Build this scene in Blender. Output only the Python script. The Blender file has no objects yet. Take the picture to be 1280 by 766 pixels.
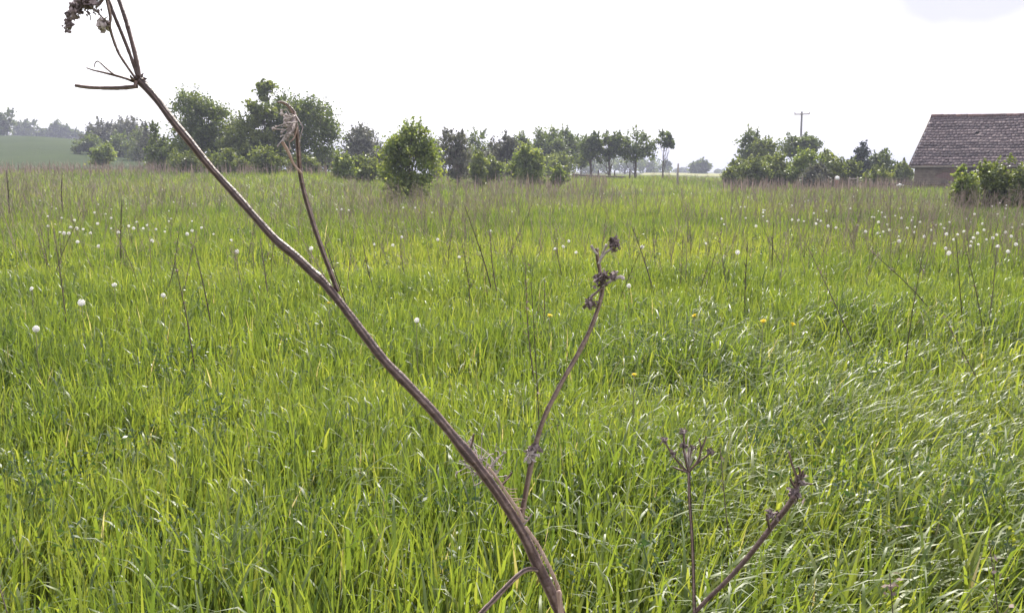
import bpy, math, random
import numpy as np
from mathutils import Vector

sc = bpy.context.scene
COL = sc.collection
R = math.radians
rng = np.random.default_rng(7)

# ------------------------------------------------------------------ camera
FPX, PITCH, EYE = 1108.0, R(8.63), 1.25
cam_d = bpy.data.cameras.new('camera')
cam = bpy.data.objects.new('camera', cam_d)
COL.objects.link(cam)
cam.location = (0, 0, EYE)
cam.rotation_euler = (R(90) - PITCH, 0, 0)
cam_d.sensor_width = 36.0
cam_d.lens = 36.0 * FPX / 1280.0
cam_d.clip_start = 0.05
cam_d.clip_end = 9000
sc.camera = cam

# ------------------------------------------------------------------ sun and sky
SUN_EL, SUN_AZ = R(47), R(10)          # azimuth to the right of the view axis (+Y)
EXPOSURE = 1.0
w = bpy.data.worlds.new('World')
sc.world = w
w.use_nodes = True
nt = w.node_tree
nt.nodes.clear()
out = nt.nodes.new('ShaderNodeOutputWorld')
bg = nt.nodes.new('ShaderNodeBackground')
bg.inputs['Strength'].default_value = 0.12
sky = nt.nodes.new('ShaderNodeTexSky')
sky.sky_type = 'NISHITA'
sky.sun_disc = False
sky.sun_elevation = SUN_EL
sky.sun_rotation = SUN_AZ
sky.air_density = 1.0
sky.dust_density = 5.0
sky.ozone_density = 1.0
# thin white veil of high cloud with a few greyer patches
tc = nt.nodes.new('ShaderNodeTexCoord')
mp = nt.nodes.new('ShaderNodeMapping')
mp.inputs['Scale'].default_value = (1.0, 1.0, 3.2)
mp.inputs['Location'].default_value = (0.37, 0.1, 0.55)
nz = nt.nodes.new('ShaderNodeTexNoise')
nz.inputs['Scale'].default_value = 3.0
nz.inputs['Detail'].default_value = 5.0
nz.inputs['Roughness'].default_value = 0.5
rp = nt.nodes.new('ShaderNodeValToRGB')
rp.color_ramp.elements[0].position = 0.36
rp.color_ramp.elements[0].color = (5.0, 5.0, 6.0, 1)
rp.color_ramp.elements[1].position = 0.50
rp.color_ramp.elements[1].color = (8.6, 8.5, 8.9, 1)
mx = nt.nodes.new('ShaderNodeMix')
mx.data_type = 'RGBA'
mx.inputs['Factor'].default_value = 0.72
nt.links.new(tc.outputs['Generated'], mp.inputs['Vector'])
nt.links.new(mp.outputs['Vector'], nz.inputs['Vector'])
nt.links.new(nz.outputs['Fac'], rp.inputs['Fac'])
nt.links.new(sky.outputs['Color'], mx.inputs['A'])
nt.links.new(rp.outputs['Color'], mx.inputs['B'])
# one faint grey lavender cloud high on the right
cd = nt.nodes.new('ShaderNodeVectorMath'); cd.operation = 'DISTANCE'
cs = nt.nodes.new('ShaderNodeVectorMath'); cs.operation = 'MULTIPLY'
cs.inputs[1].default_value = (1.0, 1.0, 3.5)
_u, _v = (1215 - 640) / FPX, (383 + 12) / FPX
_d = Vector((_u, math.cos(PITCH) + _v * math.sin(PITCH), -math.sin(PITCH) + _v * math.cos(PITCH))).normalized()
cd.inputs[1].default_value = (_d.x, _d.y, _d.z * 3.5)
cm = nt.nodes.new('ShaderNodeMapRange')
cm.inputs['From Min'].default_value = 0.30
cm.inputs['From Max'].default_value = 0.06
n3 = nt.nodes.new('ShaderNodeTexNoise')
n3.inputs['Scale'].default_value = 9.0
n3.inputs['Detail'].default_value = 4.0
ad = nt.nodes.new('ShaderNodeMath'); ad.operation = 'MULTIPLY_ADD'
ad.inputs[1].default_value = 0.28
nt.links.new(tc.outputs['Generated'], n3.inputs['Vector'])
nt.links.new(tc.outputs['Generated'], cs.inputs[0])
nt.links.new(cs.outputs[0], cd.inputs[0])
nt.links.new(n3.outputs['Fac'], ad.inputs[0])
nt.links.new(cd.outputs['Value'], ad.inputs[2])
sb = nt.nodes.new('ShaderNodeMath'); sb.operation = 'SUBTRACT'
sb.inputs[1].default_value = 0.14
nt.links.new(ad.outputs[0], sb.inputs[0])
nt.links.new(sb.outputs[0], cm.inputs['Value'])
mx2 = nt.nodes.new('ShaderNodeMix')
mx2.data_type = 'RGBA'
mx2.inputs['B'].default_value = (3.75, 3.75, 4.15, 1)
nt.links.new(cm.outputs['Result'], mx2.inputs['Factor'])
nt.links.new(mx.outputs['Result'], mx2.inputs['A'])
nt.links.new(mx2.outputs['Result'], bg.inputs['Color'])
nt.links.new(bg.outputs['Background'], out.inputs['Surface'])

sl = bpy.data.lights.new('sun', 'SUN')
sl.energy = 4.7
sl.angle = R(0.53)
sl.color = (1.0, 0.95, 0.86)
sun = bpy.data.objects.new('sun', sl)
COL.objects.link(sun)
sun.location = (60, 300, 320)
sd = Vector((math.sin(SUN_AZ) * math.cos(SUN_EL), math.cos(SUN_AZ) * math.cos(SUN_EL), math.sin(SUN_EL)))
sun.rotation_euler = sd.to_track_quat('Z', 'Y').to_euler()

sc.view_settings.view_transform = 'Standard'
sc.view_settings.look = 'None'
sc.view_settings.exposure = EXPOSURE
sc.view_settings.gamma = 1.0
cy = sc.cycles
cy.max_bounces = 7
cy.diffuse_bounces = 3
cy.glossy_bounces = 2
cy.transmission_bounces = 4
cy.transparent_max_bounces = 6
cy.volume_bounces = 0

# ------------------------------------------------------------------ helpers
CP, SP = math.cos(PITCH), math.sin(PITCH)


def P(px, py, Y):
    """world point seen at photo pixel (px, py) at ground range Y"""
    u, v = (px - 640) / FPX, (383 - py) / FPX
    d = np.array([u, CP + v * SP, -SP + v * CP])
    return np.array([0, 0, EYE]) + d * (Y / d[1])


def S(t):
    t = np.clip(t, 0, 1)
    return t * t * (3 - 2 * t)


def terrain(x, y):
    x = np.asarray(x, float)
    y = np.asarray(y, float)
    a = -x / np.maximum(y, 6.0)
    rise = 1.15 * S((y - 25) / 45) * S((a - 0.08) / 0.17)
    mid = 0.42 * S((y - 35) / 45) * S((a + 0.26) / 0.1)
    hill = 7.9 * S((y - 85) / 130) * S((a - 0.22) / 0.33)
    bump = 0.035 * np.sin(x * 0.9 + 1.3) * np.sin(y * 0.7) + 0.03 * np.sin(x * 0.31 - y * 0.23)
    return np.maximum(rise, mid) + hill + bump


def lownoise(x, y, f, seed):
    r = np.random.default_rng(seed)
    o = np.zeros_like(x)
    for k in range(6):
        t = r.uniform(0, 6.28)
        ff = f * r.uniform(0.6, 1.7)
        o = o + np.sin((x * math.cos(t) + y * math.sin(t)) * ff + r.uniform(0, 6.28))
    return o / 6 ** 0.5


class MB:
    """collects quads with a per-point tint, built as ONE mesh"""

    def __init__(self):
        self.V, self.Q, self.T, self.n = [], [], [], 0

    def add(self, V, Q, tint=0.5):
        V = np.asarray(V, float).reshape(-1, 3)
        Q = np.asarray(Q, int).reshape(-1, 4)
        self.V.append(V)
        self.Q.append(Q + self.n)
        t = np.full(len(V), tint) if np.isscalar(tint) else np.asarray(tint, float)
        self.T.append(t)
        self.n += len(V)

    def mesh(self, name, mat, smooth=False, off=None):
        V = np.concatenate(self.V)
        Q = np.concatenate(self.Q)
        T = np.concatenate(self.T)
        if off is not None:
            V = V - np.asarray(off)
        me = bpy.data.meshes.new(name)
        me.vertices.add(len(V))
        me.vertices.foreach_set('co', V.astype(np.float32).ravel())
        me.loops.add(len(Q) * 4)
        me.loops.foreach_set('vertex_index', Q.astype(np.int32).ravel())
        me.polygons.add(len(Q))
        me.polygons.foreach_set('loop_start', np.arange(0, len(Q) * 4, 4, dtype=np.int32))
        if smooth:
            me.polygons.foreach_set('use_smooth', np.ones(len(Q), dtype=bool))
        me.update(calc_edges=True)
        at = me.attributes.new('tint', 'FLOAT', 'POINT')
        at.data.foreach_set('value', T.astype(np.float32))
        for m in (mat if isinstance(mat, (list, tuple)) else [mat]):
            me.materials.append(m)
        return me


def tag(o, label=None, cat=None, group=None, kind=None):
    if label: o['label'] = label
    if cat: o['category'] = cat
    if group: o['group'] = group
    if kind: o['kind'] = kind
    return o


def link(name, me, parent=None, loc=None):
    o = bpy.data.objects.new(name, me)
    COL.objects.link(o)
    if parent is not None: o.parent = parent
    if loc is not None: o.location = loc
    return o


def obj(name, mb, mat, parent=None, smooth=False, off=None, loc=None):
    return link(name, mb.mesh(name, mat, smooth, off), parent, loc)


def thing(name, label, cat, loc, group=None):
    o = bpy.data.objects.new(name, None)
    COL.objects.link(o)
    o.location = loc
    o.empty_display_size = 0.2
    return tag(o, label, cat, group)


def tube(mb, pts, rad, sides=6, tint=0.5, ridge=0.0, caps=True):
    pts = np.asarray(pts, float)
    n = len(pts)
    rad = np.full(n, rad) if np.isscalar(rad) else np.asarray(rad, float)
    if caps:
        e = (pts[-1] - pts[-2])
        e = e / (np.linalg.norm(e) + 1e-9)
        b = (pts[0] - pts[1])
        b = b / (np.linalg.norm(b) + 1e-9)
        pts = np.vstack([pts[0] + b * rad[0] * 0.3, pts, pts[-1] + e * rad[-1] * 0.4])
        rad = np.concatenate([[rad[0] * 0.15], rad, [rad[-1] * 0.15]])
        n += 2
    t = np.gradient(pts, axis=0)
    t /= np.linalg.norm(t, axis=1)[:, None] + 1e-9
    ref = np.array([0.21, -0.9, 0.37])
    u = np.cross(t, ref)
    u /= np.linalg.norm(u, axis=1)[:, None] + 1e-9
    v = np.cross(t, u)
    a = np.arange(sides) / sides * 2 * np.pi
    rr = 1 + ridge * np.where(np.arange(sides) % 2 == 0, 1, -1)
    V = pts[:, None, :] + rad[:, None, None] * rr[None, :, None] * (
        np.cos(a)[None, :, None] * u[:, None, :] + np.sin(a)[None, :, None] * v[:, None, :])
    i = np.arange(n - 1)[:, None] * sides
    j = np.arange(sides)[None, :]
    k = (j + 1) % sides
    Q = np.stack([i + j, i + k, i + sides + k, i + sides + j], -1)
    if isinstance(tint, str):                              # fibres running along the stem
        q = np.random.default_rng(n * sides)
        st = np.clip(.5 + q.normal(0, .34, sides), 0, 1)[None] + np.cumsum(q.normal(0, .06, (n, sides)), 0) * .5
        tint = np.clip(st, 0, 1).ravel()
    mb.add(V, Q, tint)


def smoothpath(pts, n):
    """Catmull-Rom through pts"""
    pts = np.asarray(pts, float)
    p = np.vstack([2 * pts[0] - pts[1], pts, 2 * pts[-1] - pts[-2]])
    o = []
    for t in np.linspace(0, len(pts) - 1, n):
        i = min(int(t), len(pts) - 2)
        f = t - i
        a, b, c, d = p[i], p[i + 1], p[i + 2], p[i + 3]
        o.append(0.5 * (2 * b + (c - a) * f + (2 * a - 5 * b + 4 * c - d) * f * f + (3 * b - a - 3 * c + d) * f ** 3))
    return np.array(o)


BOXQ = np.array([[0, 1, 3, 2], [4, 6, 7, 5], [0, 4, 5, 1], [2, 3, 7, 6], [0, 2, 6, 4], [1, 5, 7, 3]])


def box(mb, o, ux, uy, uz, tint=0.5):
    """box from corner o with edge vectors"""
    o, ux, uy, uz = map(np.asarray, (o, ux, uy, uz))
    V = [o + ux * a + uy * b + uz * c for a in (0, 1) for b in (0, 1) for c in (0, 1)]
    mb.add(V, BOXQ, tint)


def blob(mb, c, r, g, tint=0.5, jit=0.25, nu=6, nv=4, squash=1.0):
    th = np.linspace(0.12, np.pi - 0.12, nv + 1)
    ph = np.arange(nu) / nu * 2 * np.pi
    d = np.stack([np.sin(th)[:, None] * np.cos(ph), np.sin(th)[:, None] * np.sin(ph),
                  np.cos(th)[:, None] * np.ones(nu) * squash], -1)
    d = d * (r * (1 + g.uniform(-jit, jit, (nv + 1, nu, 1))))
    i = np.arange(nv)[:, None] * nu
    j = np.arange(nu)[None]
    k = (j + 1) % nu
    mb.add(np.asarray(c) + d, np.stack([i + j, i + nu + j, i + nu + k, i + k], -1), tint)


# ------------------------------------------------------------------ materials
def new_mat(name):
    m = bpy.data.materials.new(name)
    m.use_nodes = True
    m.node_tree.nodes.clear()
    return m, m.node_tree, m.node_tree.nodes.new('ShaderNodeOutputMaterial')


def ramp_node(nt, stops):
    r = nt.nodes.new('ShaderNodeValToRGB')
    e = r.color_ramp.elements
    while len(e) < len(stops): e.new(0.5)
    for el, (p, c) in zip(e, stops):
        el.position = p
        el.color = (*c, 1)
    return r


def leaf_mat(name, stops, trans_gain, trans_mix, rough, spec=0.5, noise=0.0):
    """leaf with per-leaf tint: reflecting coat plus light coming through"""
    m, nt, out = new_mat(name)
    at = nt.nodes.new('ShaderNodeAttribute')
    at.attribute_name = 'tint'
    r = ramp_node(nt, stops)
    nt.links.new(at.outputs['Fac'], r.inputs['Fac'])
    col = r.outputs['Color']
    p = nt.nodes.new('ShaderNodeBsdfPrincipled')
    p.inputs['Roughness'].default_value = rough
    p.inputs['Specular IOR Level'].default_value = spec
    nt.links.new(col, p.inputs['Base Color'])
    t = nt.nodes.new('ShaderNodeBsdfTranslucent')
    mul = nt.nodes.new('ShaderNodeMix')
    mul.data_type = 'RGBA'
    mul.blend_type = 'MULTIPLY'
    mul.inputs['Factor'].default_value = 1.0
    mul.inputs['B'].default_value = (*trans_gain, 1)
    nt.links.new(col, mul.inputs['A'])
    nt.links.new(mul.outputs['Result'], t.inputs['Color'])
    mix = nt.nodes.new('ShaderNodeMixShader')
    mix.inputs['Fac'].default_value = trans_mix
    nt.links.new(p.outputs['BSDF'], mix.inputs[1])
    nt.links.new(t.outputs['BSDF'], mix.inputs[2])
    nt.links.new(mix.outputs['Shader'], out.inputs['Surface'])
    return m


def rough_mat(name, c1, c2, scale=20, rough=0.85, stretch=(1, 1, 1), bump=0.0, c3=None, spec=0.3, tint=False):
    m, nt, out = new_mat(name)
    tc = nt.nodes.new('ShaderNodeTexCoord')
    mp = nt.nodes.new('ShaderNodeMapping')
    mp.inputs['Scale'].default_value = stretch
    nt.links.new(tc.outputs['Object'], mp.inputs['Vector'])
    nz = nt.nodes.new('ShaderNodeTexNoise')
    nz.inputs['Scale'].default_value = scale
    nz.inputs['Detail'].default_value = 6
    nz.inputs['Roughness'].default_value = 0.65
    nt.links.new(mp.outputs['Vector'], nz.inputs['Vector'])
    st = [(0.32, c1), (0.68, c2)] if c3 is None else [(0.3, c1), (0.52, c2), (0.72, c3)]
    r = ramp_node(nt, st)
    if tint:
        at = nt.nodes.new('ShaderNodeAttribute')
        at.attribute_name = 'tint'
        ma = nt.nodes.new('ShaderNodeMath')
        ma.operation = 'MULTIPLY_ADD'
        ma.inputs[1].default_value = 0.5
        nt.links.new(nz.outputs['Fac'], ma.inputs[0])
        mb_ = nt.nodes.new('ShaderNodeMath')
        mb_.operation = 'MULTIPLY'
        mb_.inputs[1].default_value = 0.5
        nt.links.new(at.outputs['Fac'], mb_.inputs[0])
        nt.links.new(mb_.outputs[0], ma.inputs[2])
        nt.links.new(ma.outputs[0], r.inputs['Fac'])
    else:
        nt.links.new(nz.outputs['Fac'], r.inputs['Fac'])
    p = nt.nodes.new('ShaderNodeBsdfPrincipled')
    p.inputs['Roughness'].default_value = rough
    p.inputs['Specular IOR Level'].default_value = spec
    nt.links.new(r.outputs['Color'], p.inputs['Base Color'])
    if bump:
        b = nt.nodes.new('ShaderNodeBump')
        b.inputs['Strength'].default_value = bump
        b.inputs['Distance'].default_value = 0.01
        nt.links.new(nz.outputs['Fac'], b.inputs['Height'])
        nt.links.new(b.outputs['Normal'], p.inputs['Normal'])
    nt.links.new(p.outputs['BSDF'], out.inputs['Surface'])
    return m


M_GRASS = leaf_mat('grass_blade', [(0.0, (0.032, 0.060, 0.020)), (0.35, (0.068, 0.106, 0.025)), (0.7, (0.106, 0.148, 0.032)),
                                   (0.90, (0.145, 0.175, 0.046)), (0.95, (0.20, 0.185, 0.14)), (1.0, (0.30, 0.28, 0.24))],
                   (2.45, 2.2, 0.95), 0.5, 0.46, 0.55)
M_WEED = leaf_mat('weed_leaf', [(0.0, (0.022, 0.048, 0.018)), (1.0, (0.05, 0.085, 0.03))], (2, 2.1, 1), 0.3, 0.45)
M_STRAW = leaf_mat('dry_straw', [(0.0, (0.060, 0.043, 0.038)), (0.5, (0.17, 0.125, 0.108)), (1.0, (0.33, 0.26, 0.22))], (1, .95, .9), 0.2, 0.7, 0.3)
M_TREE = {
    'dark': leaf_mat('leaf_dark', [(0, (0.038, 0.056, 0.022)), (0.6, (0.072, 0.102, 0.032)), (1, (0.118, 0.150, 0.048))], (2.1, 2.0, .8), .42, .5),
    'mid': leaf_mat('leaf_mid', [(0, (0.058, 0.080, 0.027)), (0.6, (0.105, 0.135, 0.038)), (1, (0.155, 0.18, 0.06))], (2.1, 2.0, .8), .38, .5),
    'light': leaf_mat('leaf_light', [(0, (0.065, 0.095, 0.03)), (0.6, (0.118, 0.160, 0.045)), (1, (0.18, 0.21, 0.075))], (2.2, 2.05, .9), .48, .5),
    'grey': leaf_mat('leaf_grey', [(0, (0.055, 0.062, 0.045)), (0.6, (0.095, 0.10, 0.075)), (1, (0.15, 0.15, 0.11))], (1.4, 1.4, 1.0), .3, .6),
    'conifer': leaf_mat('needle', [(0, (0.014, 0.026, 0.016)), (1, (0.035, 0.055, 0.028))], (1, 1, 1), .1, .6),
}
M_BARK = rough_mat('bark', (0.06, 0.05, 0.042), (0.15, 0.125, 0.105), 8, 0.9, (3, 3, 0.6), 0.6)
M_TWIG = rough_mat('grey_twig', (0.12, 0.10, 0.09), (0.26, 0.22, 0.20), 10, 0.9)
M_STEM = rough_mat('dead_stem', (0.034, 0.018, 0.018), (0.092, 0.053, 0.047), 90, 0.42, (1, 1, 1), 0.5, c3=(0.30, 0.21, 0.185), spec=0.5, tint=True)
M_PITH = rough_mat('split_pith', (0.22, 0.13, 0.10), (0.48, 0.36, 0.30), 1.0, 0.7, (300, 300, 30), 0.3)
M_SEED = rough_mat('dry_seed', (0.085, 0.062, 0.066), (0.32, 0.25, 0.25), 160, 0.85, bump=0.4)
M_HUSK = rough_mat('pale_husk', (0.22, 0.175, 0.17), (0.54, 0.47, 0.455), 120, 0.8, bump=0.3)
M_FLUFF = leaf_mat('pappus', [(0, (0.75, 0.73, 0.70)), (1, (0.85, 0.84, 0.82))], (1, 1, 1), .4, .7, .2)
M_YELLOW = leaf_mat('yellow_petal', [(0, (0.78, 0.60, 0.01)), (1, (0.85, 0.70, 0.03))], (1, 1, 1), .3, .6)
M_DSTEM = leaf_mat('flower_stem', [(0, (0.16, 0.17, 0.07)), (1, (0.22, 0.18, 0.11))], (1, 1, 1), .15, .5)
M_WOOD = rough_mat('weathered_wood', (0.17, 0.145, 0.125), (0.36, 0.32, 0.29), 6, 0.9, (5, 5, 1), 0.4)
M_DWOOD = rough_mat('dark_wood', (0.05, 0.042, 0.04), (0.11, 0.09, 0.085), 6, 0.9, (5, 5, 1), 0.4)
M_WHITE = rough_mat('white_paint', (0.62, 0.62, 0.62), (0.8, 0.8, 0.79), 14, 0.6)
M_RUST = rough_mat('rusty_red', (0.16, 0.08, 0.06), (0.28, 0.15, 0.12), 14, 0.8)
M_CONC = rough_mat('concrete', (0.14, 0.135, 0.14), (0.22, 0.21, 0.21), 9, 0.9)
M_TILE = rough_mat('old_roof_tile', (0.050, 0.040, 0.044), (0.125, 0.096, 0.10), 5, 0.85, (1, 1, 1), 0.3, c3=(0.155, 0.125, 0.125), spec=0.12, tint=True)
M_RIDGE = rough_mat('red_ridge_tile', (0.085, 0.055, 0.052), (0.17, 0.10, 0.085), 7, 0.85, tint=True)
M_PLASTER = rough_mat('plaster', (0.10, 0.080, 0.066), (0.21, 0.172, 0.138), 2.6, 0.95, (1, 1, 1), 0.4)


def brick_material():
    m, nt, out = new_mat('brick_wall')
    tc = nt.nodes.new('ShaderNodeTexCoord')
    b = nt.nodes.new('ShaderNodeTexBrick')
    b.inputs['Scale'].default_value = 1.0
    b.inputs['Brick Width'].default_value = 0.26
    b.inputs['Row Height'].default_value = 0.075
    b.inputs['Mortar Size'].default_value = 0.012
    b.inputs['Color1'].default_value = (0.15, 0.07, 0.055, 1)
    b.inputs['Color2'].default_value = (0.10, 0.05, 0.045, 1)
    b.inputs['Mortar'].default_value = (0.17, 0.14, 0.125, 1)
    mp = nt.nodes.new('ShaderNodeMapping')
    mp.inputs['Rotation'].default_value = (R(90), 0, 0)
    nt.links.new(tc.outputs['Object'], mp.inputs['Vector'])
    nt.links.new(mp.outputs['Vector'], b.inputs['Vector'])
    p = nt.nodes.new('ShaderNodeBsdfPrincipled')
    p.inputs['Roughness'].default_value = 0.9
    nt.links.new(b.outputs['Color'], p.inputs['Base Color'])
    nt.links.new(p.outputs['BSDF'], out.inputs['Surface'])
    return m


M_BRICK = brick_material()


def ground_material(name, stops, s1, s2, mixf=0.5):
    m, nt, out = new_mat(name)
    tc = nt.nodes.new('ShaderNodeTexCoord')
    n1 = nt.nodes.new('ShaderNodeTexNoise')
    n1.inputs['Scale'].default_value = s1
    n1.inputs['Detail'].default_value = 8
    n2 = nt.nodes.new('ShaderNodeTexNoise')
    n2.inputs['Scale'].default_value = s2
    n2.inputs['Detail'].default_value = 8
    nt.links.new(tc.outputs['Object'], n1.inputs['Vector'])
    nt.links.new(tc.outputs['Object'], n2.inputs['Vector'])
    mm = nt.nodes.new('ShaderNodeMix')
    mm.inputs['Factor'].default_value = mixf
    nt.links.new(n1.outputs['Fac'], mm.inputs['A'])
    nt.links.new(n2.outputs['Fac'], mm.inputs['B'])
    r = ramp_node(nt, stops)
    nt.links.new(mm.outputs['Result'], r.inputs['Fac'])
    p = nt.nodes.new('ShaderNodeBsdfPrincipled')
    p.inputs['Roughness'].default_value = 1.0
    p.inputs['Specular IOR Level'].default_value = 0.1
    nt.links.new(r.outputs['Color'], p.inputs['Base Color'])
    nt.links.new(p.outputs['BSDF'], out.inputs['Surface'])
    return m


M_GROUND = ground_material('meadow_soil', [(0.3, (0.045, 0.050, 0.018)), (0.5, (0.075, 0.090, 0.026)), (0.7, (0.12, 0.115, 0.05))], 0.35, 9)
M_CROP = ground_material('green_crop', [(0.3, (0.016, 0.030, 0.008)), (0.7, (0.034, 0.052, 0.012))], 0.08, 1.6)
M_PALE = ground_material('ripe_field', [(0.3, (0.17, 0.175, 0.08)), (0.7, (0.25, 0.245, 0.12))], 0.05, 0.8)

# ------------------------------------------------------------------ ground
def grid_mesh(name, xs, ys, zoff, mat):
    X, Y = np.meshgrid(xs, ys)
    Z = terrain(X, Y) + zoff
    nx, ny = len(xs), len(ys)
    mb = MB()
    i = np.arange(ny - 1)[:, None] * nx
    j = np.arange(nx - 1)[None]
    Q = np.stack([i + j, i + j + 1, i + nx + j + 1, i + nx + j], -1)
    mb.add(np.stack([X, Y, Z], -1), Q)
    return obj(name, mb, mat, smooth=True)


ys = np.concatenate([np.linspace(-300, -10, 8), np.linspace(-6, 30, 25), np.linspace(32, 100, 35), np.linspace(105, 260, 32), np.geomspace(275, 2600, 22)])
xh = np.concatenate([np.linspace(1, 20, 20), np.linspace(22, 80, 30), np.linspace(85, 240, 32), np.geomspace(255, 2000, 22)])
xs = np.concatenate([-xh[::-1], [0], xh])
tag(grid_mesh('ground', xs, ys, 0, M_GROUND), kind='structure')


def wedge(name, a0, a1, y0, y1, na, ny, zoff, mat):
    """a field drawn between two bearings, draped on the ground with a real crop height at its edge"""
    A, Y = np.meshgrid(np.linspace(a0, a1, na), np.linspace(y0, y1, ny))
    X = A * Y
    Z = terrain(X, Y) + zoff
    edge = (np.arange(ny)[:, None] == 0) | (np.arange(na)[None] == 0) | (np.arange(na)[None] == na - 1) | (np.arange(ny)[:, None] == ny - 1)
    Z = np.where(edge, Z - zoff - 0.3, Z)
    i = np.arange(ny - 1)[:, None] * na
    j = np.arange(na - 1)[None]
    mb = MB()
    mb.add(np.stack([X, Y, Z], -1), np.stack([i + j, i + j + 1, i + na + j + 1, i + na + j], -1))
    return tag(obj(name, mb, mat, smooth=True), kind='structure')


wedge('crop_field', -0.95, -0.27, 92, 250, 60, 80, 0.35, M_CROP)
wedge('pale_field', 0.14, 0.30, 240, 420, 20, 30, 0.4, M_PALE)

# ------------------------------------------------------------------ barn
def barn():
    th = R(40)
    c0 = P(1142, 236, 62)
    ex = np.array([math.cos(th), -math.sin(th), 0])        # along the long wall, to the right and nearer
    ey = np.array([math.sin(th), math.cos(th), 0])         # depth
    g = float(terrain(c0[0], c0[1])) - 0.05
    base = np.array([c0[0], c0[1], g])
    t = thing('brick_barn', 'long low old barn with dark tiled roof and plastered brick wall', 'barn', base)
    L, D = 19.0, 8.4
    he = 1.25 + 9 / FPX * 62 - g                           # eaves height
    hr = 1.25 + 66.5 / FPX * (62 + 3.3) - g
    ez = np.array([0, 0, 1.0])
    loc = lambda a, b, c: ex * a + ey * b + ez * c
    m = MB(); box(m, loc(0, 0, -0.3), ex * L, ey * 0.35, ez * (he + 0.3)); obj('front_wall', m, M_BRICK, t)
    m = MB(); box(m, loc(0, D - .35, -0.3), ex * L, ey * 0.35, ez * (he + 0.3)); obj('rear_wall', m, M_BRICK, t)
    for a in (0, L - .35):
        m = MB()
        for k in range(14):                                # gable in steps that hide under the roof
            b0, b1 = .36 + (D - .72) * k / 14, .36 + (D - .72) * (k + 1) / 14
            hh = he + (hr - he) * (1 - abs((b0 + b1) / 2 - D / 2) / (D / 2)) - 0.32
            box(m, loc(a, b0, -0.3), ex * .35, ey * (b1 - b0), ez * (hh + .3))
        obj('gable_wall', m, M_BRICK, t)
    # plaster skin on the left of the wall, with a broken edge
    m = MB()
    g_ = np.random.default_rng(3)
    rows = 12
    for k in range(rows):
        z0, z1 = .42 + (he - .5) * k / rows, .42 + (he - .5) * (k + 1) / rows
        wd = 1.85 + .5 * math.sin(k * .9) + g_.uniform(-.15, .15)
        box(m, loc(-.012, -.02, z0), ex * wd, ey * 0.022, ez * (z1 - z0))
    obj('plaster', m, M_PLASTER, t)
    for k in range(5):
        m = MB()
        box(m, loc(3.4 + k * 2.7, -.018, .5 + g_.uniform(0, .4)), ex * g_.uniform(.8, 2.2), ey * .02, ez * g_.uniform(.5, 1.0))
        obj('plaster', m, M_PLASTER, t)
    m = MB(); box(m, loc(2.75, -.05, 0), ex * 1.0, ey * .06, ez * (he - .3)); obj('door', m, M_DWOOD, t)
    # roof: boarding with real overlapping tiles on it
    run = D / 2 + 0.3
    slope = np.array([0, run, hr - (he - .1)])
    sl_len = math.hypot(run, slope[2])
    for side in (0, 1):
        m = MB()
        o = loc(-.3, -.3, he - .1) if side == 0 else loc(-.3, D + .3, he - .1)
        dirv = (ey * (1 if side == 0 else -1) * run + ez * slope[2]) / sl_len
        nrm = np.cross(ex, dirv) * (1 if side == 0 else -1)
        box(m, o - nrm * .27 + dirv * .1, ex * (L + .6), dirv * (sl_len - .1), nrm * .05)
        obj('roof_boarding', m, M_DWOOD, t)
        rows, cw = 18, .235
        nc = int((L + .6) / cw)
        ch = sl_len / rows
        m = MB()
        gg = np.random.default_rng(11 + side)
        rowt = gg.uniform(.25, .7, rows)
        for r_ in range(rows):
            for c_ in range(nc):
                a = (c_ + .5 * (r_ % 2) * .6) * cw
                if a + cw > L + .62: continue
                if side == 0 and gg.random() < .004: continue
                sag = -.16 * math.sin(math.pi * min(1, a / 13)) * (r_ / rows) + .02 * math.sin(a * 1.7 + r_ * .3)
                lift = .03 + gg.uniform(0, .022)
                oo = o + ex * (a + gg.uniform(-.01, .01)) + dirv * (r_ * ch + gg.uniform(-.02, .02)) + nrm * lift + ez * sag
                v = dirv * ch * 1.12 - nrm * .034
                box(m, oo, ex * (cw - gg.uniform(.006, .02)), v, nrm * .028, np.clip(rowt[r_] + gg.normal(0, .09), 0, 1))
        tag(obj('roof_tiles', m, M_TILE, t), kind='stuff')
    m = MB()
    gg = np.random.default_rng(5)
    for c_ in range(48):
        a = -.3 + c_ * .405
        z = hr - .16 * math.sin(math.pi * min(1, max(0, a) / 13))
        p = [loc(a, D / 2, z + .05 + gg.uniform(0, .03)), loc(a + .41, D / 2, z + .06)]
        tube(m, p, .12, 8, gg.uniform(.2, .9))
    tag(obj('ridge_tiles', m, M_RIDGE, t), kind='stuff')
    for side in (0, 1):
        m = MB()
        o = loc(-.33, -.32 if side == 0 else D + .32, he - .2)
        dirv = ey * (1 if side == 0 else -1) * run + ez * slope[2]
        box(m, o, ex * .03, dirv, ez * .2)
        obj('verge_board', m, M_WOOD, t)
    m = MB(); box(m, loc(-.3, -.27, he - .22), ex * (L + .6), ey * .03, ez * .12); obj('eaves_board', m, M_WOOD, t)


barn()

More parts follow.
